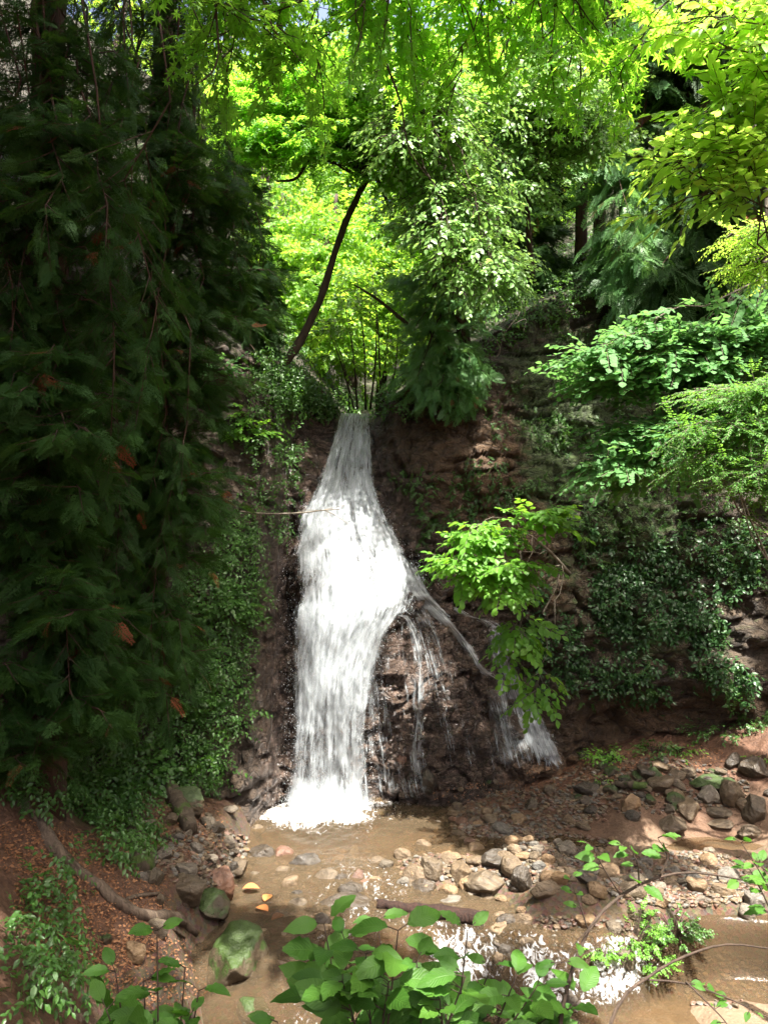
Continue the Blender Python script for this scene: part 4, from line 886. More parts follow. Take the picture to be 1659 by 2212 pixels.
# ------------------------------------------------------------------ unseen crowns added to shade the left side, foreground, right cliff and upper fall
def canopy(x, y, z, r, n, lab, seed, h=2.0, bx=0, by=0):
    rng = np.random.default_rng(seed)
    zb = down(bx, by) - 0.2
    root = empty('added_shade_tree', (bx, by, zb), lab, 'tree', 'unseen trees added to shade the gorge')
    tb = Buf(); tube(tb, smooth_path([(bx, by, zb), (bx + .1, by, zb + 5), (bx * .9 + x * .1, by * .9 + y * .1, z - 2), ((bx + x) / 2, (by + y) / 2, z - .4), (x, y, z)], 20), [0.24, 0.2, 0.16, 0.10, 0.05], 8, 0, .2)
    for k in range(14):
        a = rng.uniform(0, 6.28); e = np.array([x + r * .8 * np.cos(a), y + r * .8 * np.sin(a), z + rng.uniform(-.5, 1)])
        tube(tb, smooth_path([(x, y, z - 1.5 + rng.random()), (np.array([x, y, z]) + e) / 2 + [0, 0, .3], e], 8), [0.07, 0.02], 5, 0)
    a = rng.uniform(0, 2 * np.pi, n); q = r * np.sqrt(rng.random(n))
    cl_ = fbm(np.stack([x + q * np.cos(a), y + q * np.sin(a), 0 * a], -1) * 0.9, 2, seed)
    keep = cl_ > -0.25
    P_ = np.stack([x + q * np.cos(a), y + q * np.sin(a), z + rng.uniform(-.5, .5, n) * h * np.sqrt(np.clip(1 - (q / r) ** 2, 0.1, 1))], -1)[keep]
    D_ = np.stack([np.cos(a), np.sin(a), -0.2 + 0 * a], -1)[keep] + rng.normal(0, .4, (keep.sum(), 3))
    lb = Buf(); scatter(lb, SP['far'], P_, D_, np.array([0, 0, 1]) + rng.normal(0, .4, (len(P_), 3)), np.full(len(P_), 1.5), rng)
    build('trunk', tb, M['bark'], root, smooth=True); build('crown', lb, [M['under'], M['bark']], root)
CAN = [(-0.9, 7.2, 14, 1.6, 500, 'unseen tree added to shade the left rock shoulder', -5.4, 7.0), (1.3, 9.6, 14, 1.0, 260, 'unseen tree added from the right to shade the upper fall', 6.2, 5.6),
       (-0.6, 0.5, 12, 2.2, 600, 'unseen tree added to shade the left foreground', -2.6, -1.5), (5.9, 8.6, 13, 2.6, 1500, 'unseen tree added to shade the right cliff', 6.6, 7.6), (1.2, 0.3, 9.5, 1.9, 350, 'unseen tree added above the viewpoint to shade the foreground leaves', 2.6, -1.6),
       (-2.4, 3.9, 14, 2.8, 1900, 'unseen tree added to shade the left half of the gorge', -4.4, 3.0), (-5.5, 5.5, 13, 3.6, 2000, 'unseen tree added to shade the left bank', -6.0, 5.0), (-5.0, 1.5, 13, 3.4, 1800, 'unseen tree added for shade beside the viewpoint at left', -5.0, 1.0)]
for i, (x, y, z, r, n, lab, bx, by) in enumerate(CAN): canopy(x, y, z, r, n, lab, 500 + i, bx=bx, by=by)

# ------------------------------------------------------------------ undergrowth
def gate(P_, sc_, thr): return float(fbm(np.array(P_) * sc_, 2, 66)) > thr
def cover(name, label, cat, regions, kind, lmat, seed, kindtag=None, scale=1.0, lift=0.06, down_d=0.5, tree=None, outn=0.6, group=None, patch=None):
    """regions: (px, py, rx, ry, count)"""
    rng = np.random.default_rng(seed); PP = []; DD = []; NN = []
    for (px, py, rx, ry, n) in regions:
        for _ in range(n):
            a = rng.uniform(0, 2 * np.pi); q = math.sqrt(rng.random())
            loc, nor = hit(px + rx * q * math.cos(a), py + ry * q * math.sin(a), tree)
            l_ = np.array(loc); n_ = np.array(nor)
            if patch is not None and not gate(l_, 1.5, patch + rng.normal(0, .08)): continue
            PP.append(l_ + n_ * rng.uniform(0.01, lift)); t = rng.normal(0, 1, 3); t -= n_ * (t @ n_)
            DD.append(unit(t) + np.array([0, 0, -down_d]) + n_ * 0.35); NN.append(n_ * outn + np.array([0, 0, 0.8]) + rng.normal(0, .3, 3))
    b = Buf(); scatter(b, SP[kind], np.array(PP), np.array(DD), np.array(NN), rng.uniform(.7, 1.25, len(PP)) * scale, rng)
    o = build(name, b, [M[lmat], M['bark']]); tag(o, label, cat, group, kindtag); return o
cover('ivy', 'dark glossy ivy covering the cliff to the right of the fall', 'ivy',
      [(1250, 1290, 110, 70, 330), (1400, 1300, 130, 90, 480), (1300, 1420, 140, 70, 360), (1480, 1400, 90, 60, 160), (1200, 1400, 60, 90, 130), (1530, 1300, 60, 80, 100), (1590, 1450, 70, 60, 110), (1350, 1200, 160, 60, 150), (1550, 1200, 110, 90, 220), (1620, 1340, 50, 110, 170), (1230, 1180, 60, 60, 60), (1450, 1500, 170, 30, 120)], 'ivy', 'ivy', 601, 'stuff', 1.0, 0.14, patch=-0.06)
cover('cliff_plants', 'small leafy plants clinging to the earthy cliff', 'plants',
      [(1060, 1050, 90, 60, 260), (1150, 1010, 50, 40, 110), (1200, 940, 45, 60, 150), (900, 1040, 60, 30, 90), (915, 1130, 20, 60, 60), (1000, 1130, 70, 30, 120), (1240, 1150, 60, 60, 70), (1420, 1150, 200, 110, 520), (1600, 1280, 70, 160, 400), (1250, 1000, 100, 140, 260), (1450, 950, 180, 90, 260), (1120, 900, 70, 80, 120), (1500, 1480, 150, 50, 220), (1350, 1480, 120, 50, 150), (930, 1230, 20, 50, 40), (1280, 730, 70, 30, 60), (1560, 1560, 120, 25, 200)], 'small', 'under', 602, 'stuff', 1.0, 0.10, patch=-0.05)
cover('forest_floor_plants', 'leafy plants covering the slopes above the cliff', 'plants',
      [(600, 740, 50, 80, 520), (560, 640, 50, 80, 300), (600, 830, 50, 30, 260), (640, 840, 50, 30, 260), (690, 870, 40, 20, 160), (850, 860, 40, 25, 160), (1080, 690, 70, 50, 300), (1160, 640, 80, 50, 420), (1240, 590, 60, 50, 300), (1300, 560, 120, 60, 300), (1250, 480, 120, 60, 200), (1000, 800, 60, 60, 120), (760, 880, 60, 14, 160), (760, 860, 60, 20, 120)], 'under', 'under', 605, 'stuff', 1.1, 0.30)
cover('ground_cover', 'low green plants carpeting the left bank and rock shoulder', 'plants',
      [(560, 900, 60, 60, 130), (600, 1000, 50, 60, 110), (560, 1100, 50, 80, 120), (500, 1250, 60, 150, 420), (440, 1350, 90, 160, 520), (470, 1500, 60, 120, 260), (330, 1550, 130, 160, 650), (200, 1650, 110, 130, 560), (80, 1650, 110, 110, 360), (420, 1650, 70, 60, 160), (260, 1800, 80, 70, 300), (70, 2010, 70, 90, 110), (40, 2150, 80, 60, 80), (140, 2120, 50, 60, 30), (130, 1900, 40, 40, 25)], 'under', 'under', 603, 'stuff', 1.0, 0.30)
def plant(px, py, r, nleaf, kind, lmat, label, seed, hgt=0.25, name='plant', cat='plant', scale=1.0, group=None, flat=1.0):
    rng = np.random.default_rng(seed); g, nn_ = hit(px, py); root = empty(name, g, label, cat, group)
    sb_ = Buf(); PP = []; DD = []; NN = []; Y = g.y; R_ = r / F * Y
    for k in range(nleaf):
        a = rng.uniform(0, 6.28); q = R_ * math.sqrt(rng.random()); e = np.array([g.x + q * math.cos(a), g.y + q * math.sin(a) * .8, g.z + hgt * rng.uniform(.25, 1.05) * (0.75 + 0.9 * float(vnoise(np.array([math.cos(a) * q * 7, math.sin(a) * q * 7, seed])))) * (1 - 0.6 * (q / R_) ** 2)])
        s = np.array(g) + np.array([q * math.cos(a) * .25, q * math.sin(a) * .25, 0])
        tube(sb_, smooth_path([s, (s + e) / 2 + [0, 0, .04], e], 4), [0.004, 0.002], 3)
        PP.append(e); DD.append(np.array([math.cos(a), math.sin(a), 0.1 - .25 * rng.random()]) + rng.normal(0, .3, 3)); NN.append(np.array([0, -0.15, 1]) + rng.normal(0, .25, 3))
    lb = Buf(); scatter(lb, SP[kind], np.array(PP), np.array(DD), np.array(NN), rng.uniform(.7, 1.2, nleaf) * scale, rng)
    build('stem', sb_, M['bark'], root); build('foliage', lb, [M[lmat], M['bark']], root); return root
plant(1318, 1640, 38, 60, 'under', 'lime', 'bright green leafy plant at the foot of the cliff, right of the side waterfall', 621, 0.22)
plant(1305, 1690, 14, 14, 'under', 'lime', 'tiny green plant between stones just below the bright leafy plant', 622, 0.10, scale=.7)
plant(1415, 1625, 35, 46, 'under', 'under', 'low green plant at the cliff foot, second from the side waterfall', 623, 0.15)
plant(1465, 1625, 22, 22, 'under', 'lime', 'small light green plant at the cliff foot beside the mossy boulders', 624, 0.12)
plant(1560, 1580, 70, 70, 'under', 'under', 'spreading green plants on the slope at the right edge', 625, 0.16)
plant(1650, 1640, 12, 12, 'under', 'lime', 'small bright plant between boulders at the right edge', 626, 0.12)
plant(1370, 2040, 55, 110, 'small', 'lime', 'bush of small bright leaves on the mound right of the cascade', 627, 0.34, 'bush', 'bush', 1.0)
plant(1455, 2020, 60, 110, 'small', 'under', 'bush of small darker leaves at the right end of the plant mound', 633, 0.30, 'bush', 'bush', 1.0)
plant(1400, 2085, 45, 60, 'small', 'lime', 'leafy tuft hanging below the bush on the plant mound', 634, 0.22, 'bush', 'bush', 1.0)
plant(1300, 2060, 30, 40, 'small', 'lime', 'small tuft of leaves on the left shoulder of the plant mound', 628, 0.15)
plant(525, 950, 60, 60, 'lime', 'lime', 'broad-leaved creeper lit green on the rock left of the lip', 629, 0.45, scale=0.75)
plant(440, 800, 60, 36, 'round', 'round', 'round blue-green leaves beneath the left cypress', 630, 0.35)
plant(480, 1330, 55, 60, 'lime', 'under', 'broad pale leaves hanging on the left rock edge beside the fall', 631, 0.3, scale=.7)
plant(430, 1650, 22, 14, 'lime', 'lime', 'little rosette plant on the left bank rocks', 632, 0.15, scale=.55)
for k, (px, py, r) in enumerate([(200, 1560, 70), (320, 1480, 80), (120, 1720, 60), (300, 1700, 60), (60, 1560, 60), (400, 1560, 50)]):
    plant(px, py, r, 40, 'lime' if k % 2 else 'fine', 'under', ['ferny shrub low on the left slope beside the cypress trunk', 'broad-leaved shrub in the middle of the left slope', 'feathery shrub above the big root on the left bank', 'broad-leaved shrub between root and mossy stump',
          'feathery shrub at the left edge below the cypress', 'broad-leaved shrub nearest the rock pillar on the left'][k], 640 + k, 0.45, 'shrub', 'shrub', 0.7 if k % 2 else 1.2, 'shrubs on the left slope')

# ------------------------------------------------------------------ rocks
def rock_mesh(seed, cuts=9, rough=0.10, flat=1.0, sub=24):
    rng = np.random.default_rng(seed)
    nt_, np_ = sub, sub * 2
    th = np.linspace(0, np.pi, nt_); ph = np.linspace(0, 2 * np.pi, np_, endpoint=False)
    V = [[0, 0, 1]]
    for t in th[1:-1]:
        for p in ph: V.append([math.sin(t) * math.cos(p), math.sin(t) * math.sin(p), math.cos(t)])
    V.append([0, 0, -1]); V = np.array(V)
    for _ in range(cuts):
        n_ = unit(rng.normal(size=3)); dd = rng.uniform(0.5, 0.85); s = V @ n_; ov = np.clip(s - dd, 0, None); V = V - ov[:, None] * n_ * 0.92
    V = V * (1 + rough * 1.3 * fbm(V * 1.6 + seed, 5, seed)[:, None] + 0.05 * ridged(V * 4 + seed, 3, seed + 2)[:, None]); V[:, 2] *= flat
    T = []; k = len(V) - 1
    for j in range(np_): T.append([0, 1 + j, 1 + (j + 1) % np_]); a = 1 + (nt_ - 3) * np_; T.append([a + j, k, a + (j + 1) % np_])
    for i in range(nt_ - 3):
        a = 1 + i * np_; b_ = a + np_
        for j in range(np_):
            j2 = (j + 1) % np_; T.append([a + j, b_ + j, b_ + j2]); T.append([a + j, b_ + j2, a + j2])
    return V, np.array(T)
ROCKS = [rock_mesh(s, 11 + s % 6, 0.13, 1, 30) for s in range(10)]
SMALL = [rock_mesh(40 + s, 9, 0.12, 1, 12) for s in range(8)]
rock_cache = {}
def rock(px, py, w, h, mat, label, seed=0, name='rock', group=None, cat='rock', big=True, sink=0.36):
    g, _ = hit(px, py + h * 0.25)
    Y = g.y; rx = w / 2 / F * Y; rz = h / 2 / F * Y * 1.05
    key = (seed % 10 if big else 20 + seed % 8, mat)
    if key not in rock_cache:
        V, T = ROCKS[key[0]] if big else SMALL[key[0] - 20]
        b = Buf(); b.add(V, T); o = build(name, b, M[mat], smooth=True); rock_cache[key] = o
    else:
        o = rock_cache[key].copy(); o.name = name; C.objects.link(o)
    ry = (rx + rz) * 0.5 * random.uniform(.8, 1.05)
    o.location = (g.x, g.y + ry * 0.35, g.z + rz * (0.62 - sink)); o.scale = (rx, ry, rz)
    o.rotation_euler = (random.uniform(-.2, .2), random.uniform(-.25, .25), random.uniform(-.4, .4))
    tag(o, label, cat, group); return o
def r6(X, Y, w, h, *a, **k): return rock(829.5 + X * .5, 1493 + Y * .5, w * .5 * 1.08, h * .5 * 1.08, *a, **k)
def r5(X, Y, w, h, *a, **k): return rock(X * .5, 1493 + Y * .5, w * .5 * 1.08, h * .5 * 1.08, *a, **k)
big_rocks6 = [
    (200, 770, 110, 115, 'rock', 'rounded dark brown rock, leftmost large one of the rock bar'),
    (330, 785, 105, 120, 'rock', 'upright pale-faced rock second from the left in the rock bar'),
    (120, 805, 52, 64, 'rock_tan', 'small ochre stone leaning at the left end of the rock bar'),
    (470, 730, 135, 105, 'rock_dark', 'dark smooth boulder at the back of the rock bar'),
    (560, 755, 100, 95, 'rock', 'squarish rock right of the dark smooth boulder'),
    (450, 832, 195, 120, 'rock', 'widest low rock at the front of the rock bar'),
    (600, 825, 90, 135, 'rock_dark', 'tall dark wedge rock beside the widest rock of the bar'),
    (712, 860, 138, 84, 'rock', 'flat-topped brown block at the front right of the bar'),
    (765, 815, 105, 70, 'rock_tan', 'brown slab resting above the flat-topped block'),
    (270, 915, 135, 74, 'rock_grey', 'wet grey-green stone alone in the shallow stream'),
    (300, 530, 62, 34, 'rock_tan', 'small pale stone at the edge of the pool'),
    (585, 555, 90, 56, 'rock_tan', 'flat tan stone on the brown gravel behind the bar'),
    (785, 680, 84, 76, 'rock_grey', 'pale grey pointed stone standing behind the bar'),
    (870, 715, 84, 50, 'rock_tan', 'reddish flat stone right of the pale grey pointed one'),
    (975, 738, 110, 76, 'rock_tan', 'pale tan boulder under the leaning twigs'),
    (900, 512, 62, 48, 'rock_dark', 'small dark mossy cube-like stone on the red gravel'),
    (880, 430, 124, 62, 'rock_dark', 'low dark brown boulder near the foot of the side waterfall'),
    (1075, 485, 100, 84, 'rock_tan', 'orange-tan rock with a broken face'),
    (1148, 475, 60, 66, 'rock_moss', 'moss-covered stone touching the orange-tan rock'),
    (1200, 400, 115, 90, 'rock', 'speckled grey-brown boulder above the orange-tan rock'),
    (1040, 388, 64, 60, 'rock_moss', 'small mossy stone right of the tiny green plant'),
    (1320, 505, 135, 115, 'rock', 'large brown boulder in the middle of the right boulder heap'),
    (1402, 455, 88, 98, 'rock_grey', 'smooth greyish oval boulder below the bright mossy one'),
    (1395, 402, 165, 84, 'rock_moss', 'boulder with the brightest green moss cap'),
    (1512, 440, 104, 126, 'rock', 'tall rounded boulder right of the mossy-capped one'),
    (1612, 500, 120, 150, 'rock', 'largest smooth brown boulder at the right edge'),
    (1605, 340, 120, 110, 'rock_dark', 'dark boulder highest in the heap at the right edge'),
    (1520, 300, 84, 84, 'rock_dark', 'dark boulder up the slope, left of the highest one'),
    (1196, 330, 104, 52, 'rock', 'flat pale-topped rock at the back of the heap'),
    (1135, 352, 100, 80, 'rock_dark', 'dark rounded rock left of the flat pale-topped one'),
    (1310, 352, 76, 54, 'rock', 'brown rock at the back, above the mossy cap'),
    (985, 345, 84, 60, 'rock_moss', 'mossy rock directly right of the side waterfall foot'),
    (1228, 512, 54, 46, 'rock', 'small brown rock between the tan rock and the large boulder'),
    (1000, 460, 64, 38, 'rock', 'small low rock left of the orange-tan rock'),
    (1452, 522, 104, 54, 'rock', 'low brown rock in front of the smooth oval boulder'),
    (1255, 578, 150, 104, 'rock', 'broad muddy boulder at the edge of the right side channel'),
    (1445, 580, 120, 40, 'rock', 'flat brown slab lying on the pale sand'),
    (1592, 612, 104, 74, 'rock', 'angular brown rock alone on the sand at right'),
    (1452, 350, 64, 44, 'rock', 'small rock wedged above the tall rounded boulder'),
    (872, 1000, 92, 84, 'rock_tan', 'tan rounded rock at the brink of the small cascade'),
    (1025, 1150, 130, 125, 'rock', 'tall brown rock right beside the small white cascade'),
    (1000, 1030, 92, 84, 'rock', 'rock under the arching twig left of the plant mound'),
    (512, 1000, 92, 50, 'rock_tan', 'submerged ochre stone past the end of the log'),
    (165, 1075, 175, 130, 'rock_grey', 'big pale grey boulder behind the foreground leaves'),
    (940, 1258, 104, 64, 'rock_tan', 'wet tan rock in the foam of the small cascade'),
    (820, 1325, 115, 110, 'rock_dark', 'dark wet boulder below the cascade'),
    (590, 1412, 120, 64, 'rock_red', 'reddish boulder at the bottom edge behind leaves'),
    (700, 1335, 64, 60, 'rock', 'small brown rock left of the dark wet boulder'),
    (1600, 925, 110, 130, 'rock_grey', 'grey-brown boulder with dry roots at the right edge'),
    (1350, 840, 90, 84, 'rock_tan', 'yellowish rock behind the plant mound'),
    (1460, 860, 130, 60, 'rock', 'flat pale rock right of the yellowish one'),
    (1180, 730, 110, 60, 'rock_tan', 'pale stone just above the arching twig'),
    (1070, 860, 120, 90, 'rock', 'angular rock behind the bend of the arching twig'),
    (860, 800, 110, 80, 'rock_dark', 'dark rock right of the brown slab in the bar'),
    (930, 860, 100, 80, 'rock_tan', 'blocky tan rock at the right end of the bar'),
]
for i, (X_, Y_, w, h, mt, lab) in enumerate(big_rocks6): r6(X_, Y_, w, h, mt, lab, seed=i * 3 + 1)
big_rocks5 = [
    (1330, 745, 150, 92, 'rock_dark', 'wet dark rock with trailing grass in the stream below the pool'),
    (1125, 712, 124, 84, 'rock_dark', 'flat wet rock at the left shore below the pool'),
    (1020, 762, 104, 100, 'rock', 'brown rock at the left shore beside the flat wet one'),
    (985, 648, 76, 50, 'rock_grey', 'purplish grey stone nearest the pool at left'),
    (905, 725, 62, 52, 'rock_grey', 'light grey stone among the orange leaves'),
    (700, 705, 76, 62, 'rock_grey', 'grey stone under the mossy log at left'),
    (930, 590, 84, 60, 'rock_dark', 'dark stone below the rock pillar'),
    (800, 770, 104, 62, 'rock_grey', 'grey stone above the big left boulder'),
    (1062, 690, 42, 32, 'rock_tan', 'small yellowish stone at the left shore'),
    (810, 865, 200, 165, 'rock', 'big rounded grey-brown boulder above the root tip'),
    (955, 835, 140, 160, 'rock_red', 'reddish wet boulder beside the big rounded one'),
    (900, 935, 160, 140, 'rock_moss', 'dark mossy rock in front of the reddish boulder'),
    (665, 800, 76, 96, 'rock', 'upright brown rock left of the big rounded boulder'),
    (1110, 805, 62, 50, 'rock', 'small rock at the water edge near the fallen leaf'),
    (1470, 925, 225, 96, 'rock_dark', 'wide flat dark rock in the middle of the stream'),
    (1210, 1072, 84, 50, 'rock', 'small brown rock in the stream right of the mossy boulder'),
    (1000, 1170, 290, 320, 'rock_moss', 'largest mossy boulder, in front of the stream at lower left'),
    (580, 1125, 110, 90, 'rock_tan', 'orange-brown stone set in the left bank'),
    (460, 1072, 54, 62, 'rock_moss', 'small mossy stone on the reddish bank'),
    (690, 905, 46, 66, 'rock', 'small rock beside the middle of the root'),
    (800, 480, 220, 150, 'rock_moss', 'mossy boulder under the left undergrowth'),
    (1130, 1060, 70, 50, 'rock_tan', 'small brown stone at the right foot of the mossy boulder'),
    (1420, 1345, 110, 90, 'rock', 'wet brown rock low among the foreground leaves'),
    (1100, 1380, 150, 110, 'rock_moss', 'mossy stone below the largest mossy boulder'),
]
for i, (X_, Y_, w, h, mt, lab) in enumerate(big_rocks5): r5(X_, Y_, w, h, mt, lab, seed=i * 7 + 2)
fill = [((60, 200, 830, 700), 0, None)]
def cobbles(n, region, wr, mats, label, group, seed):
    rs = random.Random(seed)
    for k in range(n):
        px = rs.gauss(region[0], region[2]); py = rs.gauss(region[1], region[3]); w = rs.uniform(*wr)
        rock(px, py, w, w * rs.uniform(.55, .85), rs.choice(mats), label, seed=rs.randrange(99), name='cobble', group=group, cat='stone', big=False)
cobbles(76, (1100, 1865, 150, 34), (18, 48), ['rock', 'rock_tan', 'rock_tan', 'rock_grey'], 'small angular cobble in the rock bar across the stream', 'cobbles in the rock bar', 1)
cobbles(34, (1090, 1765, 130, 34), (12, 40), ['rock_tan', 'rock', 'rock_red'], 'small stone on the brown gravel flat behind the rock bar', 'stones on the gravel flat', 2)
cobbles(34, (1450, 1695, 110, 38), (18, 46), ['rock', 'rock_dark', 'rock_moss'], 'small stone between the boulders of the right-hand heap', 'small stones in the boulder heap', 3)
cobbles(28, (440, 1830, 65, 50), (14, 44), ['rock', 'rock_grey', 'rock_dark'], 'small stone on the left shore below the pillar', 'small stones on the left shore', 4)
cobbles(34, (740, 1930, 110, 70), (14, 60), ['rock_dark', 'rock', 'rock_red'], 'small wet stone in the running stream', 'wet stones in the stream', 5)
cobbles(26, (700, 2010, 120, 70), (18, 60), ['rock_dark', 'rock', 'rock_dark', 'rock_grey'], 'dark wet stone in the stream between the mossy boulder and the foreground bush', 'stones in the lower stream', 8)
cobbles(30, (1200, 2050, 150, 60), (20, 60), ['rock', 'rock_tan', 'rock_dark'], 'stone beside the small cascade', 'stones around the cascade', 6)
cobbles(36, (1450, 1905, 120, 45), (18, 56), ['rock_tan', 'rock_grey', 'rock'], 'pale stone on the bank at the right edge', 'stones on the right bank', 7)
rock(925, 1700, 42, 74, 'rock_dark', 'small upright rock standing at the foot of the trickles', seed=5, sink=0.1)

# gravel and leaf litter, uncountable
def pebbles(name, label, regions, mats, seed, sr):
    rng = np.random.default_rng(seed); b = Buf()
    V0, T0 = rock_mesh(77, 5, .15, .6, 6)
    for (px, py, rx, ry, n) in regions:
        for _ in range(n):
            a = rng.uniform(0, 6.28); q = math.sqrt(rng.random()); g, _n = hit(px + rx * q * math.cos(a), py + ry * q * math.sin(a), bvhG)
            s = rng.uniform(*sr) ; Rm = rotz(rng.uniform(0, 6.28)) @ rot(rng.normal(size=3), rng.uniform(0, .6))
            b.add((V0 * rng.uniform(.6, 1.2, 3) * s) @ Rm.T + np.array(g) + [0, 0, s * .2], T0, int(rng.integers(len(mats))), None, np.full(len(V0), rng.random()))
    tag(build(name, b, [M[m_] for m_ in mats]), label, 'gravel', None, 'stuff')
pebbles('gravel', 'loose gravel on the stream bed and bar', [(1100, 1850, 250, 60, 2000), (1080, 1750, 230, 50, 1600), (1400, 1700, 220, 60, 900), (1480, 1900, 190, 60, 2200), (440, 1850, 110, 70, 700), (1200, 2050, 240, 70, 800), (750, 1920, 190, 90, 1000), (1560, 2120, 120, 60, 300)], ['rock', 'rock_tan', 'rock_grey', 'rock_red'], 701, (0.010, 0.042))
def litter(name, label, regions, seed, sc_=1.0):
    rng = np.random.default_rng(seed); lf = [make_spray(leaf_outline(2, 0.05, 0.028, 1.1, 0.3, 0.3), 1, 0.01, rng, twig=0) for _ in range(4)]
    PP = []; DD = []; NN = []
    for (px, py, rx, ry, n) in regions:
        for _ in range(n):
            a = rng.uniform(0, 6.28); q = math.sqrt(rng.random()); g, nn_ = hit(px + rx * q * math.cos(a), py + ry * q * math.sin(a))
            if nn_.z < 0.25: continue
            PP.append(np.array(g) + np.array(nn_) * rng.uniform(.004, .02)); DD.append(rng.normal(0, 1, 3) * [1, 1, .2]); NN.append(np.array(nn_) + rng.normal(0, .35, 3))
    b = Buf(); scatter(b, lf, np.array(PP), np.array(DD), np.array(NN), rng.uniform(.35, 1.3, len(PP)) * sc_, rng)
    tag(build(name, b, [M['litter']]), label, 'leaf litter', None, 'stuff')
litter('leaf_litter', 'reddish dry needles and leaves on the left bank and at the cliff foot', [(200, 1950, 170, 150, 4200), (60, 1830, 110, 60, 1100), (330, 2100, 160, 80, 1500), (400, 1790, 90, 60, 700), (1250, 1680, 140, 40, 700), (1450, 1640, 130, 35, 700), (1300, 660, 130, 70, 700), (1050, 1720, 130, 30, 500)], 702, 0.7)
for i, (px, py, w, c) in enumerate([(524, 1942, 26, 'big curled orange leaf at the water edge by the reddish boulder'), (572, 1962, 22, 'reddish fallen leaf in the stream next to the curled orange one'), (580, 1984, 24, 'orange-yellow leaf under shallow water'), (615, 1992, 24, 'brownish pink leaf under water, rightmost of the four')]):
    g, _ = hit(px, py); V, T, U = leaf_outline(6, w / F * g.y * 1.4, w / F * g.y, 1.0, 0.35, 0.3); b = Buf(); b.add(V @ (rotz(i * 1.3) @ rot([0, 1, 0], -0.3)).T + np.array(g) + [0, 0, 0.11 if i == 0 else 0.07], T, 0, U, np.full(len(V), .9))
    m_ = leaf_mat('orange_leaf', (0.34, 0.12, 0.035), (0.42, 0.17, 0.05), (.3, .1, .02), .2, .6) if i == 0 else m_
    tag(build('fallen_leaf', b, m_, origin=tuple(g)), c, 'leaf', 'fallen leaves in the stream')

# ------------------------------------------------------------------ roots, logs, dead wood
def wood(name, label, cat, pts, rad, mat, lift=0.5, seed=0, sides=10, branches=(), zoff=0.0):
    W_ = []
    for (px, py) in pts:
        g, _ = hit(px, py); W_.append(np.array(g) + [0, 0, zoff])
    path = smooth_path(W_, 28); R0 = np.array(rad)
    path[:, 2] += np.interp(np.linspace(0, 1, len(path)), np.linspace(0, 1, len(R0)), R0) * lift
    b = Buf(); tube(b, path, rad, sides, 0, 0.35, seed)
    for (bp, br) in branches:
        q = [np.array(hit(*p)[0]) + [0, 0, zoff + .02] for p in bp]; tube(b, smooth_path(q, 10), br, 7, 0, .3, seed)
    return tag(build(name, b, M[mat], smooth=True, origin=tuple(path[0])), label, cat)
wood('tree_root', 'long pale-brown root snaking down the left bank to the boulders', 'root', [(80, 1760), (115, 1830), (160, 1880), (215, 1920), (260, 1958), (320, 1985), (385, 1990), (425, 2020)], [0.05, 0.06, 0.05, 0.045, 0.045, 0.05, 0.055, 0.03], 'root', 0.5, 1,
     branches=[([(260, 1955), (300, 1940), (345, 1935)], [0.025, 0.015]), ([(350, 1990), (380, 2015), (400, 2030)], [.02, .008]), ([(30, 1690), (50, 1740), (90, 1780)], [.04, .05])])
wood('tree_root', 'dark root in the lower left corner among the leaves', 'root', [(60, 2110), (100, 2145), (140, 2175), (180, 2210)], [0.03, 0.035, 0.03, 0.03], 'root', 0.6, 2)
wood('tree_root', 'dark root crossing the reddish bank above the corner root', 'root', [(95, 2010), (130, 2050), (160, 2085), (200, 2110)], [0.02, 0.03, 0.03, 0.02], 'root', 0.6, 3)
wood('log', 'mossy log propped against the left bank below the undergrowth', 'log', [(350, 1680), (375, 1730), (400, 1780), (412, 1805)], [0.09, 0.10, 0.09, 0.08], 'bark_moss', 0.8, 4)
wood('stump', 'mossy upright stump at the edge of the undergrowth', 'stump', [(300, 1880), (295, 1830), (290, 1780), (285, 1720)], [0.13, 0.12, 0.11, 0.10], 'bark_moss', 0.0, 5)
wood('log', 'dark reddish log lying across the stream behind the foreground leaves', 'log', [(815, 1975), (880, 1985), (960, 1998), (1045, 2008)], [0.055, 0.06, 0.07, 0.065], 'log', 0.9, 6, zoff=.05)
wood('stick', 'dark stick lying over the water right of the mossy boulder', 'stick', [(572, 2098), (610, 2105), (650, 2118), (695, 2135)], [0.02, 0.025, 0.022, 0.012], 'root', 0.6, 7, zoff=.08)
wood('log', 'thin mossy log among the stones near the side waterfall', 'log', [(1330, 1706), (1360, 1707), (1398, 1710)], [0.045, 0.05, 0.045], 'bark_moss', 0.8, 8, zoff=.03)
def twig(name, label, cat, lines, Y, mat='bark', dY=0.0):
    b = Buf()
    for (pts, r) in lines: tube(b, smooth_path([at(p[0], p[1], Y + dY * k) for k, p in enumerate(pts)], 14), r, 5, 0, .2)
    return tag(build(name, b, M[mat], smooth=True, origin=tuple(at(*lines[0][0][0], Y))), label, cat)
twig('bare_twig', 'thin bare forked twig reaching across the upper waterfall', 'twig', [([(520, 1105), (580, 1110), (650, 1108), (700, 1102), (735, 1100)], [0.013, 0.010, 0.005]), ([(640, 1108), (660, 1102), (690, 1102), (715, 1098), (742, 1092)], [.004, .003]), ([(700, 1102), (722, 1112), (755, 1134)], [.006, .003]), ([(712, 1108), (715, 1118)], [.003, .002]), ([(735, 1100), (745, 1090)], [.004, .002])], 9.6, 'bark_grey')
twig('bare_twig', 'pale bare twigs hanging from the dark slope', 'twig', [([(1130, 640), (1120, 680), (1090, 720), (1075, 770)], [.006, .002]), ([(1110, 700), (1135, 690), (1130, 720)], [.004, .002]), ([(1090, 680), (1085, 720), (1100, 750)], [.004, .002]), ([(1070, 730), (1080, 760), (1060, 780)], [.004, .002])], 11.6, 'bark_grey')
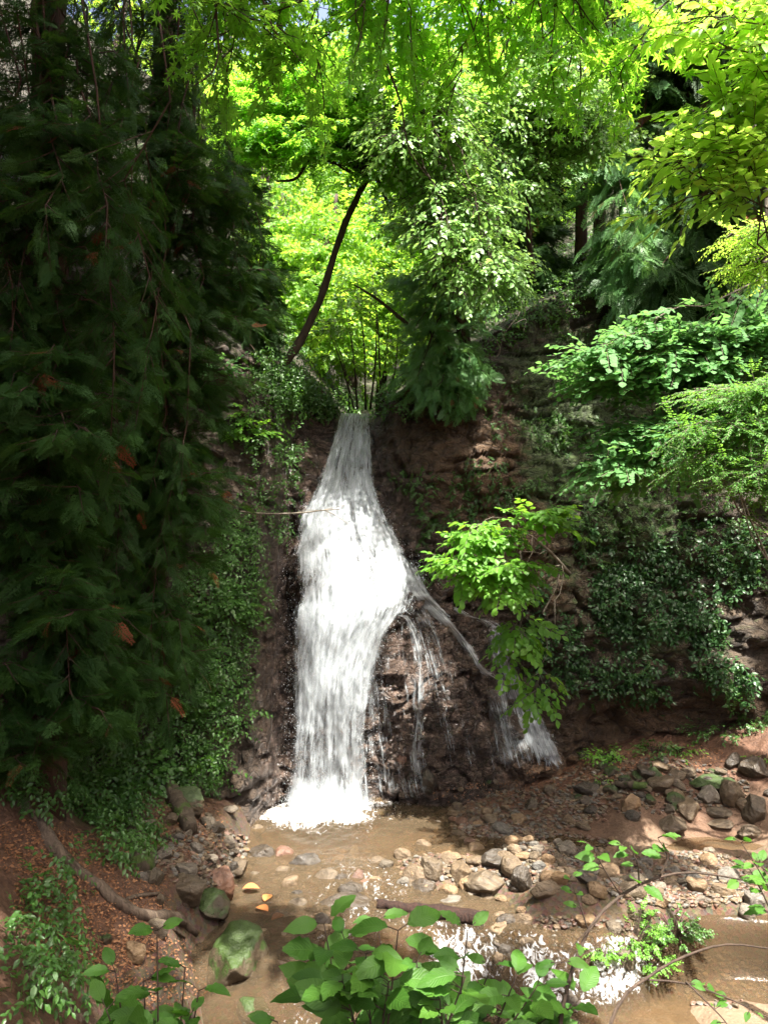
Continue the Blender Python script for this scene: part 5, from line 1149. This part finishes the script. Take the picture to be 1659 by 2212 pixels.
twig('bare_twig', 'pale bare twigs under the fine-leaved maple at right', 'twig', [([(1659, 1160), (1625, 1110), (1610, 1080)], [.006, .002]), ([(1612, 1070), (1600, 1120), (1592, 1165)], [.006, .002]), ([(1605, 1085), (1580, 1130), (1570, 1140)], [.004, .002])], 7.4, 'bark_grey')
twig('bare_twig', 'pale mossy stem on the ivy below the lime shrub', 'twig', [([(1172, 1325), (1185, 1300), (1200, 1270), (1208, 1240)], [.012, .010])], 10.6, 'bark_grey', 0.1)
twig('bare_twig', 'straw-coloured stick standing in the rock bar', 'stick', [([(962, 1910), (970, 1888), (993, 1845)], [.006, .005])], 8.9, 'bark_grey', 0.05)
for k, (pts, r, lab) in enumerate([([(462, -30), (470, 60), (472, 120), (455, 160), (420, 185)], [.009, .004], 'long dark vine stem dangling at the top, leftmost'), ([(560, -30), (590, 60), (640, 120), (690, 180)], [.008, .003], 'dark vine stem slanting right below the leftmost one'),
    ([(765, -30), (800, 60), (835, 140), (868, 230), (885, 330), (960, 420)], [.011, .008, .003], 'longest dark vine stem, curving down past the arching limb'), ([(1118, -30), (1110, 60), (1082, 120), (1078, 190)], [.011, .004], 'dark vine stem hanging right of the centre at the top'), ([(1385, -30), (1385, 60), (1372, 120), (1380, 170)], [.008, .003], 'dark vine stem hanging before the cedar crowns, rightmost')]):
    twig('vine_stem', lab, 'vine', [(pts, r)], 5.4)

# ------------------------------------------------------------------ foreground plants
BIG = {k: leaf_outline(9, 0.160, 0.088, 1.05, 0.16, cur, 0.03) for k, cur in enumerate((0.18, 0.35, 0.55))}
def big_leaf(buf, base, dr, nrm, s, rng):
    V, T, U = BIG[int(rng.integers(3))]; V = V.copy(); e = np.abs(U[:, 1]) > .5
    V[e, 2] += 0.006 * np.sin(U[e, 0] * 26 + rng.uniform(0, 6)); Rm = frames(np.array([dr]), np.array([nrm]))[0]
    buf.add(V @ Rm.T * s + base, T, 0, U, np.full(len(V), rng.random()))
def leafy_plant(name, label, stems, seed, cat='shrub', s=1.0):
    """stems: list of (points, radius, leaf scale, leaves); points are (px, py, Y)."""
    rng = np.random.default_rng(seed); root = empty(name, at(*stems[0][0][0]), label, cat); sbuf = Buf(); lb = Buf()
    for pts, r, ls, nl in stems:
        path = smooth_path([at(*p) for p in pts], 16); tube(sbuf, path, [r, r * .4], 6, 0, .15)
        for k in range(nl):
            f = 1 - 0.78 * (k // 2) / max(1, nl / 2); i = min(len(path) - 2, int(f * (len(path) - 1))); q = path[i + (1 if f == 1 else 0)]
            tan = unit(path[i + 1] - path[i]); a = rng.uniform(0, 6.28) if k < 2 else k * 2.4; hd = np.array([math.cos(a + (math.pi if k % 2 else 0)), math.sin(a + (math.pi if k % 2 else 0)) * .7, 0.25])
            d_ = unit(hd + tan * 0.35 + rng.normal(0, .12, 3)); st = q + d_ * 0.03
            tube(sbuf, np.stack([q, (q + st) / 2, st + d_ * .01]), [0.002, 0.0018], 4, 0)
            big_leaf(lb, st - d_ * .02, d_ + np.array([0, 0, -.1]), np.array([0, -0.35, 1]) + rng.normal(0, .28, 3), ls * s * rng.uniform(.75, 1.15) * (1 if k > 1 else .8), rng)
    build('stem', sbuf, M['bark'], root, smooth=True); build('foliage', lb, [M['shrub']], root, smooth=True); return root
st = []
rr = random.Random(5)
for (px, py) in [(700, 1995), (745, 2030), (815, 1990), (790, 2060), (860, 2010), (900, 2080), (840, 2120), (740, 2120), (690, 2080), (960, 2060), (1010, 2010), (1005, 2110), (1060, 2090), (1110, 2120), (950, 2160), (1160, 2130), (1060, 2190), (870, 2190), (1180, 2200), (760, 2200), (1250, 2160)]:
    bx = 760 + (px - 700) * .6 + rr.uniform(-30, 30); Y = rr.uniform(2.7, 3.3)
    st.append(([(bx, 2420, Y), ((px + bx) / 2 + rr.uniform(-20, 20), 2250, Y + .05), (px, py, Y)], 0.006, rr.uniform(.6, 1.1), 14))
leafy_plant('hydrangea_bush', 'foreground bush of large serrated green leaves, bottom centre', st, 801)
st = []
for (px, py) in [(340, 2010), (250, 2100), (310, 2120), (400, 2090), (430, 2140), (230, 2180), (330, 2190), (410, 2200)]:
    Y = rr.uniform(2.9, 3.3); st.append(([(px * .5 + 200, 2420, Y), (px * .75 + 90, 2270, Y), (px, py, Y)], 0.006, rr.uniform(.7, .95), 8))
leafy_plant('hydrangea_bush', 'foreground bush of large leaves at bottom left over the reddish bank', st, 802)
leafy_plant('hydrangea_bush', 'small leafy shoots peeping in at the bottom edge left of centre', [([(600, 2420, 3.1), (590, 2280, 3.1), (600, 2208, 3.1)], .005, .75, 6), ([(560, 2420, 3.2), (560, 2290, 3.2), (555, 2215, 3.2)], .005, .6, 5)], 803)
leafy_plant('leafy_twig', 'arching dark twig rising from bottom centre to the right with nettle-like leaves', [
    ([(1190, 2420, 3.0), (1215, 2170, 3.2), (1270, 2010, 3.4), (1340, 1935, 3.6), (1420, 1895, 3.7), (1500, 1885, 3.8), (1600, 1900, 3.9)], .010, .62, 4),
    ([(1425, 1893, 3.7), (1440, 1850, 3.7), (1420, 1810, 3.65)], .004, .55, 6), ([(1340, 1935, 3.6), (1300, 1870, 3.55), (1280, 1830, 3.5)], .004, .5, 6), ([(1380, 1910, 3.65), (1375, 1860, 3.6), (1350, 1830, 3.6)], .004, .45, 5),
    ([(1270, 2010, 3.4), (1250, 1950, 3.4), (1230, 1900, 3.4)], .004, .36, 5), ([(1290, 1985, 3.4), (1240, 2040, 3.3), (1210, 2080, 3.2)], .003, .6, 3)], 804, 'shrub')
leafy_plant('leafy_twig', 'lower arching dark twig sweeping to the right edge over the sand', [
    ([(1250, 2420, 3.2), (1330, 2180, 3.4), (1400, 2110, 3.5), (1480, 2065, 3.6), (1570, 2040, 3.7), (1680, 2052, 3.8)], .009, .6, 2),
    ([(1380, 2115, 3.5), (1480, 2125, 3.5), (1580, 2160, 3.5), (1680, 2210, 3.5)], .005, .4, 10), ([(1480, 2120, 3.5), (1560, 2200, 3.4), (1600, 2260, 3.4)], .004, .4, 8)], 805, 'shrub')
leafy_plant('leafy_twig', 'light green leaf cluster at the right edge beyond the arching twig', [
    ([(1720, 2120, 4.0), (1660, 1960, 4.0), (1620, 1880, 4.0)], .006, .6, 6), ([(1700, 2000, 4.0), (1650, 1900, 4.0), (1600, 1820, 4.0)], .005, .55, 6), ([(1700, 1990, 4.1), (1670, 1900, 4.1), (1640, 1870, 4.1)], .005, .6, 6)], 806, 'shrub')
print('total verts', sum(len(m.vertices) for m in bpy.data.meshes), 'objects', len(bpy.data.objects))
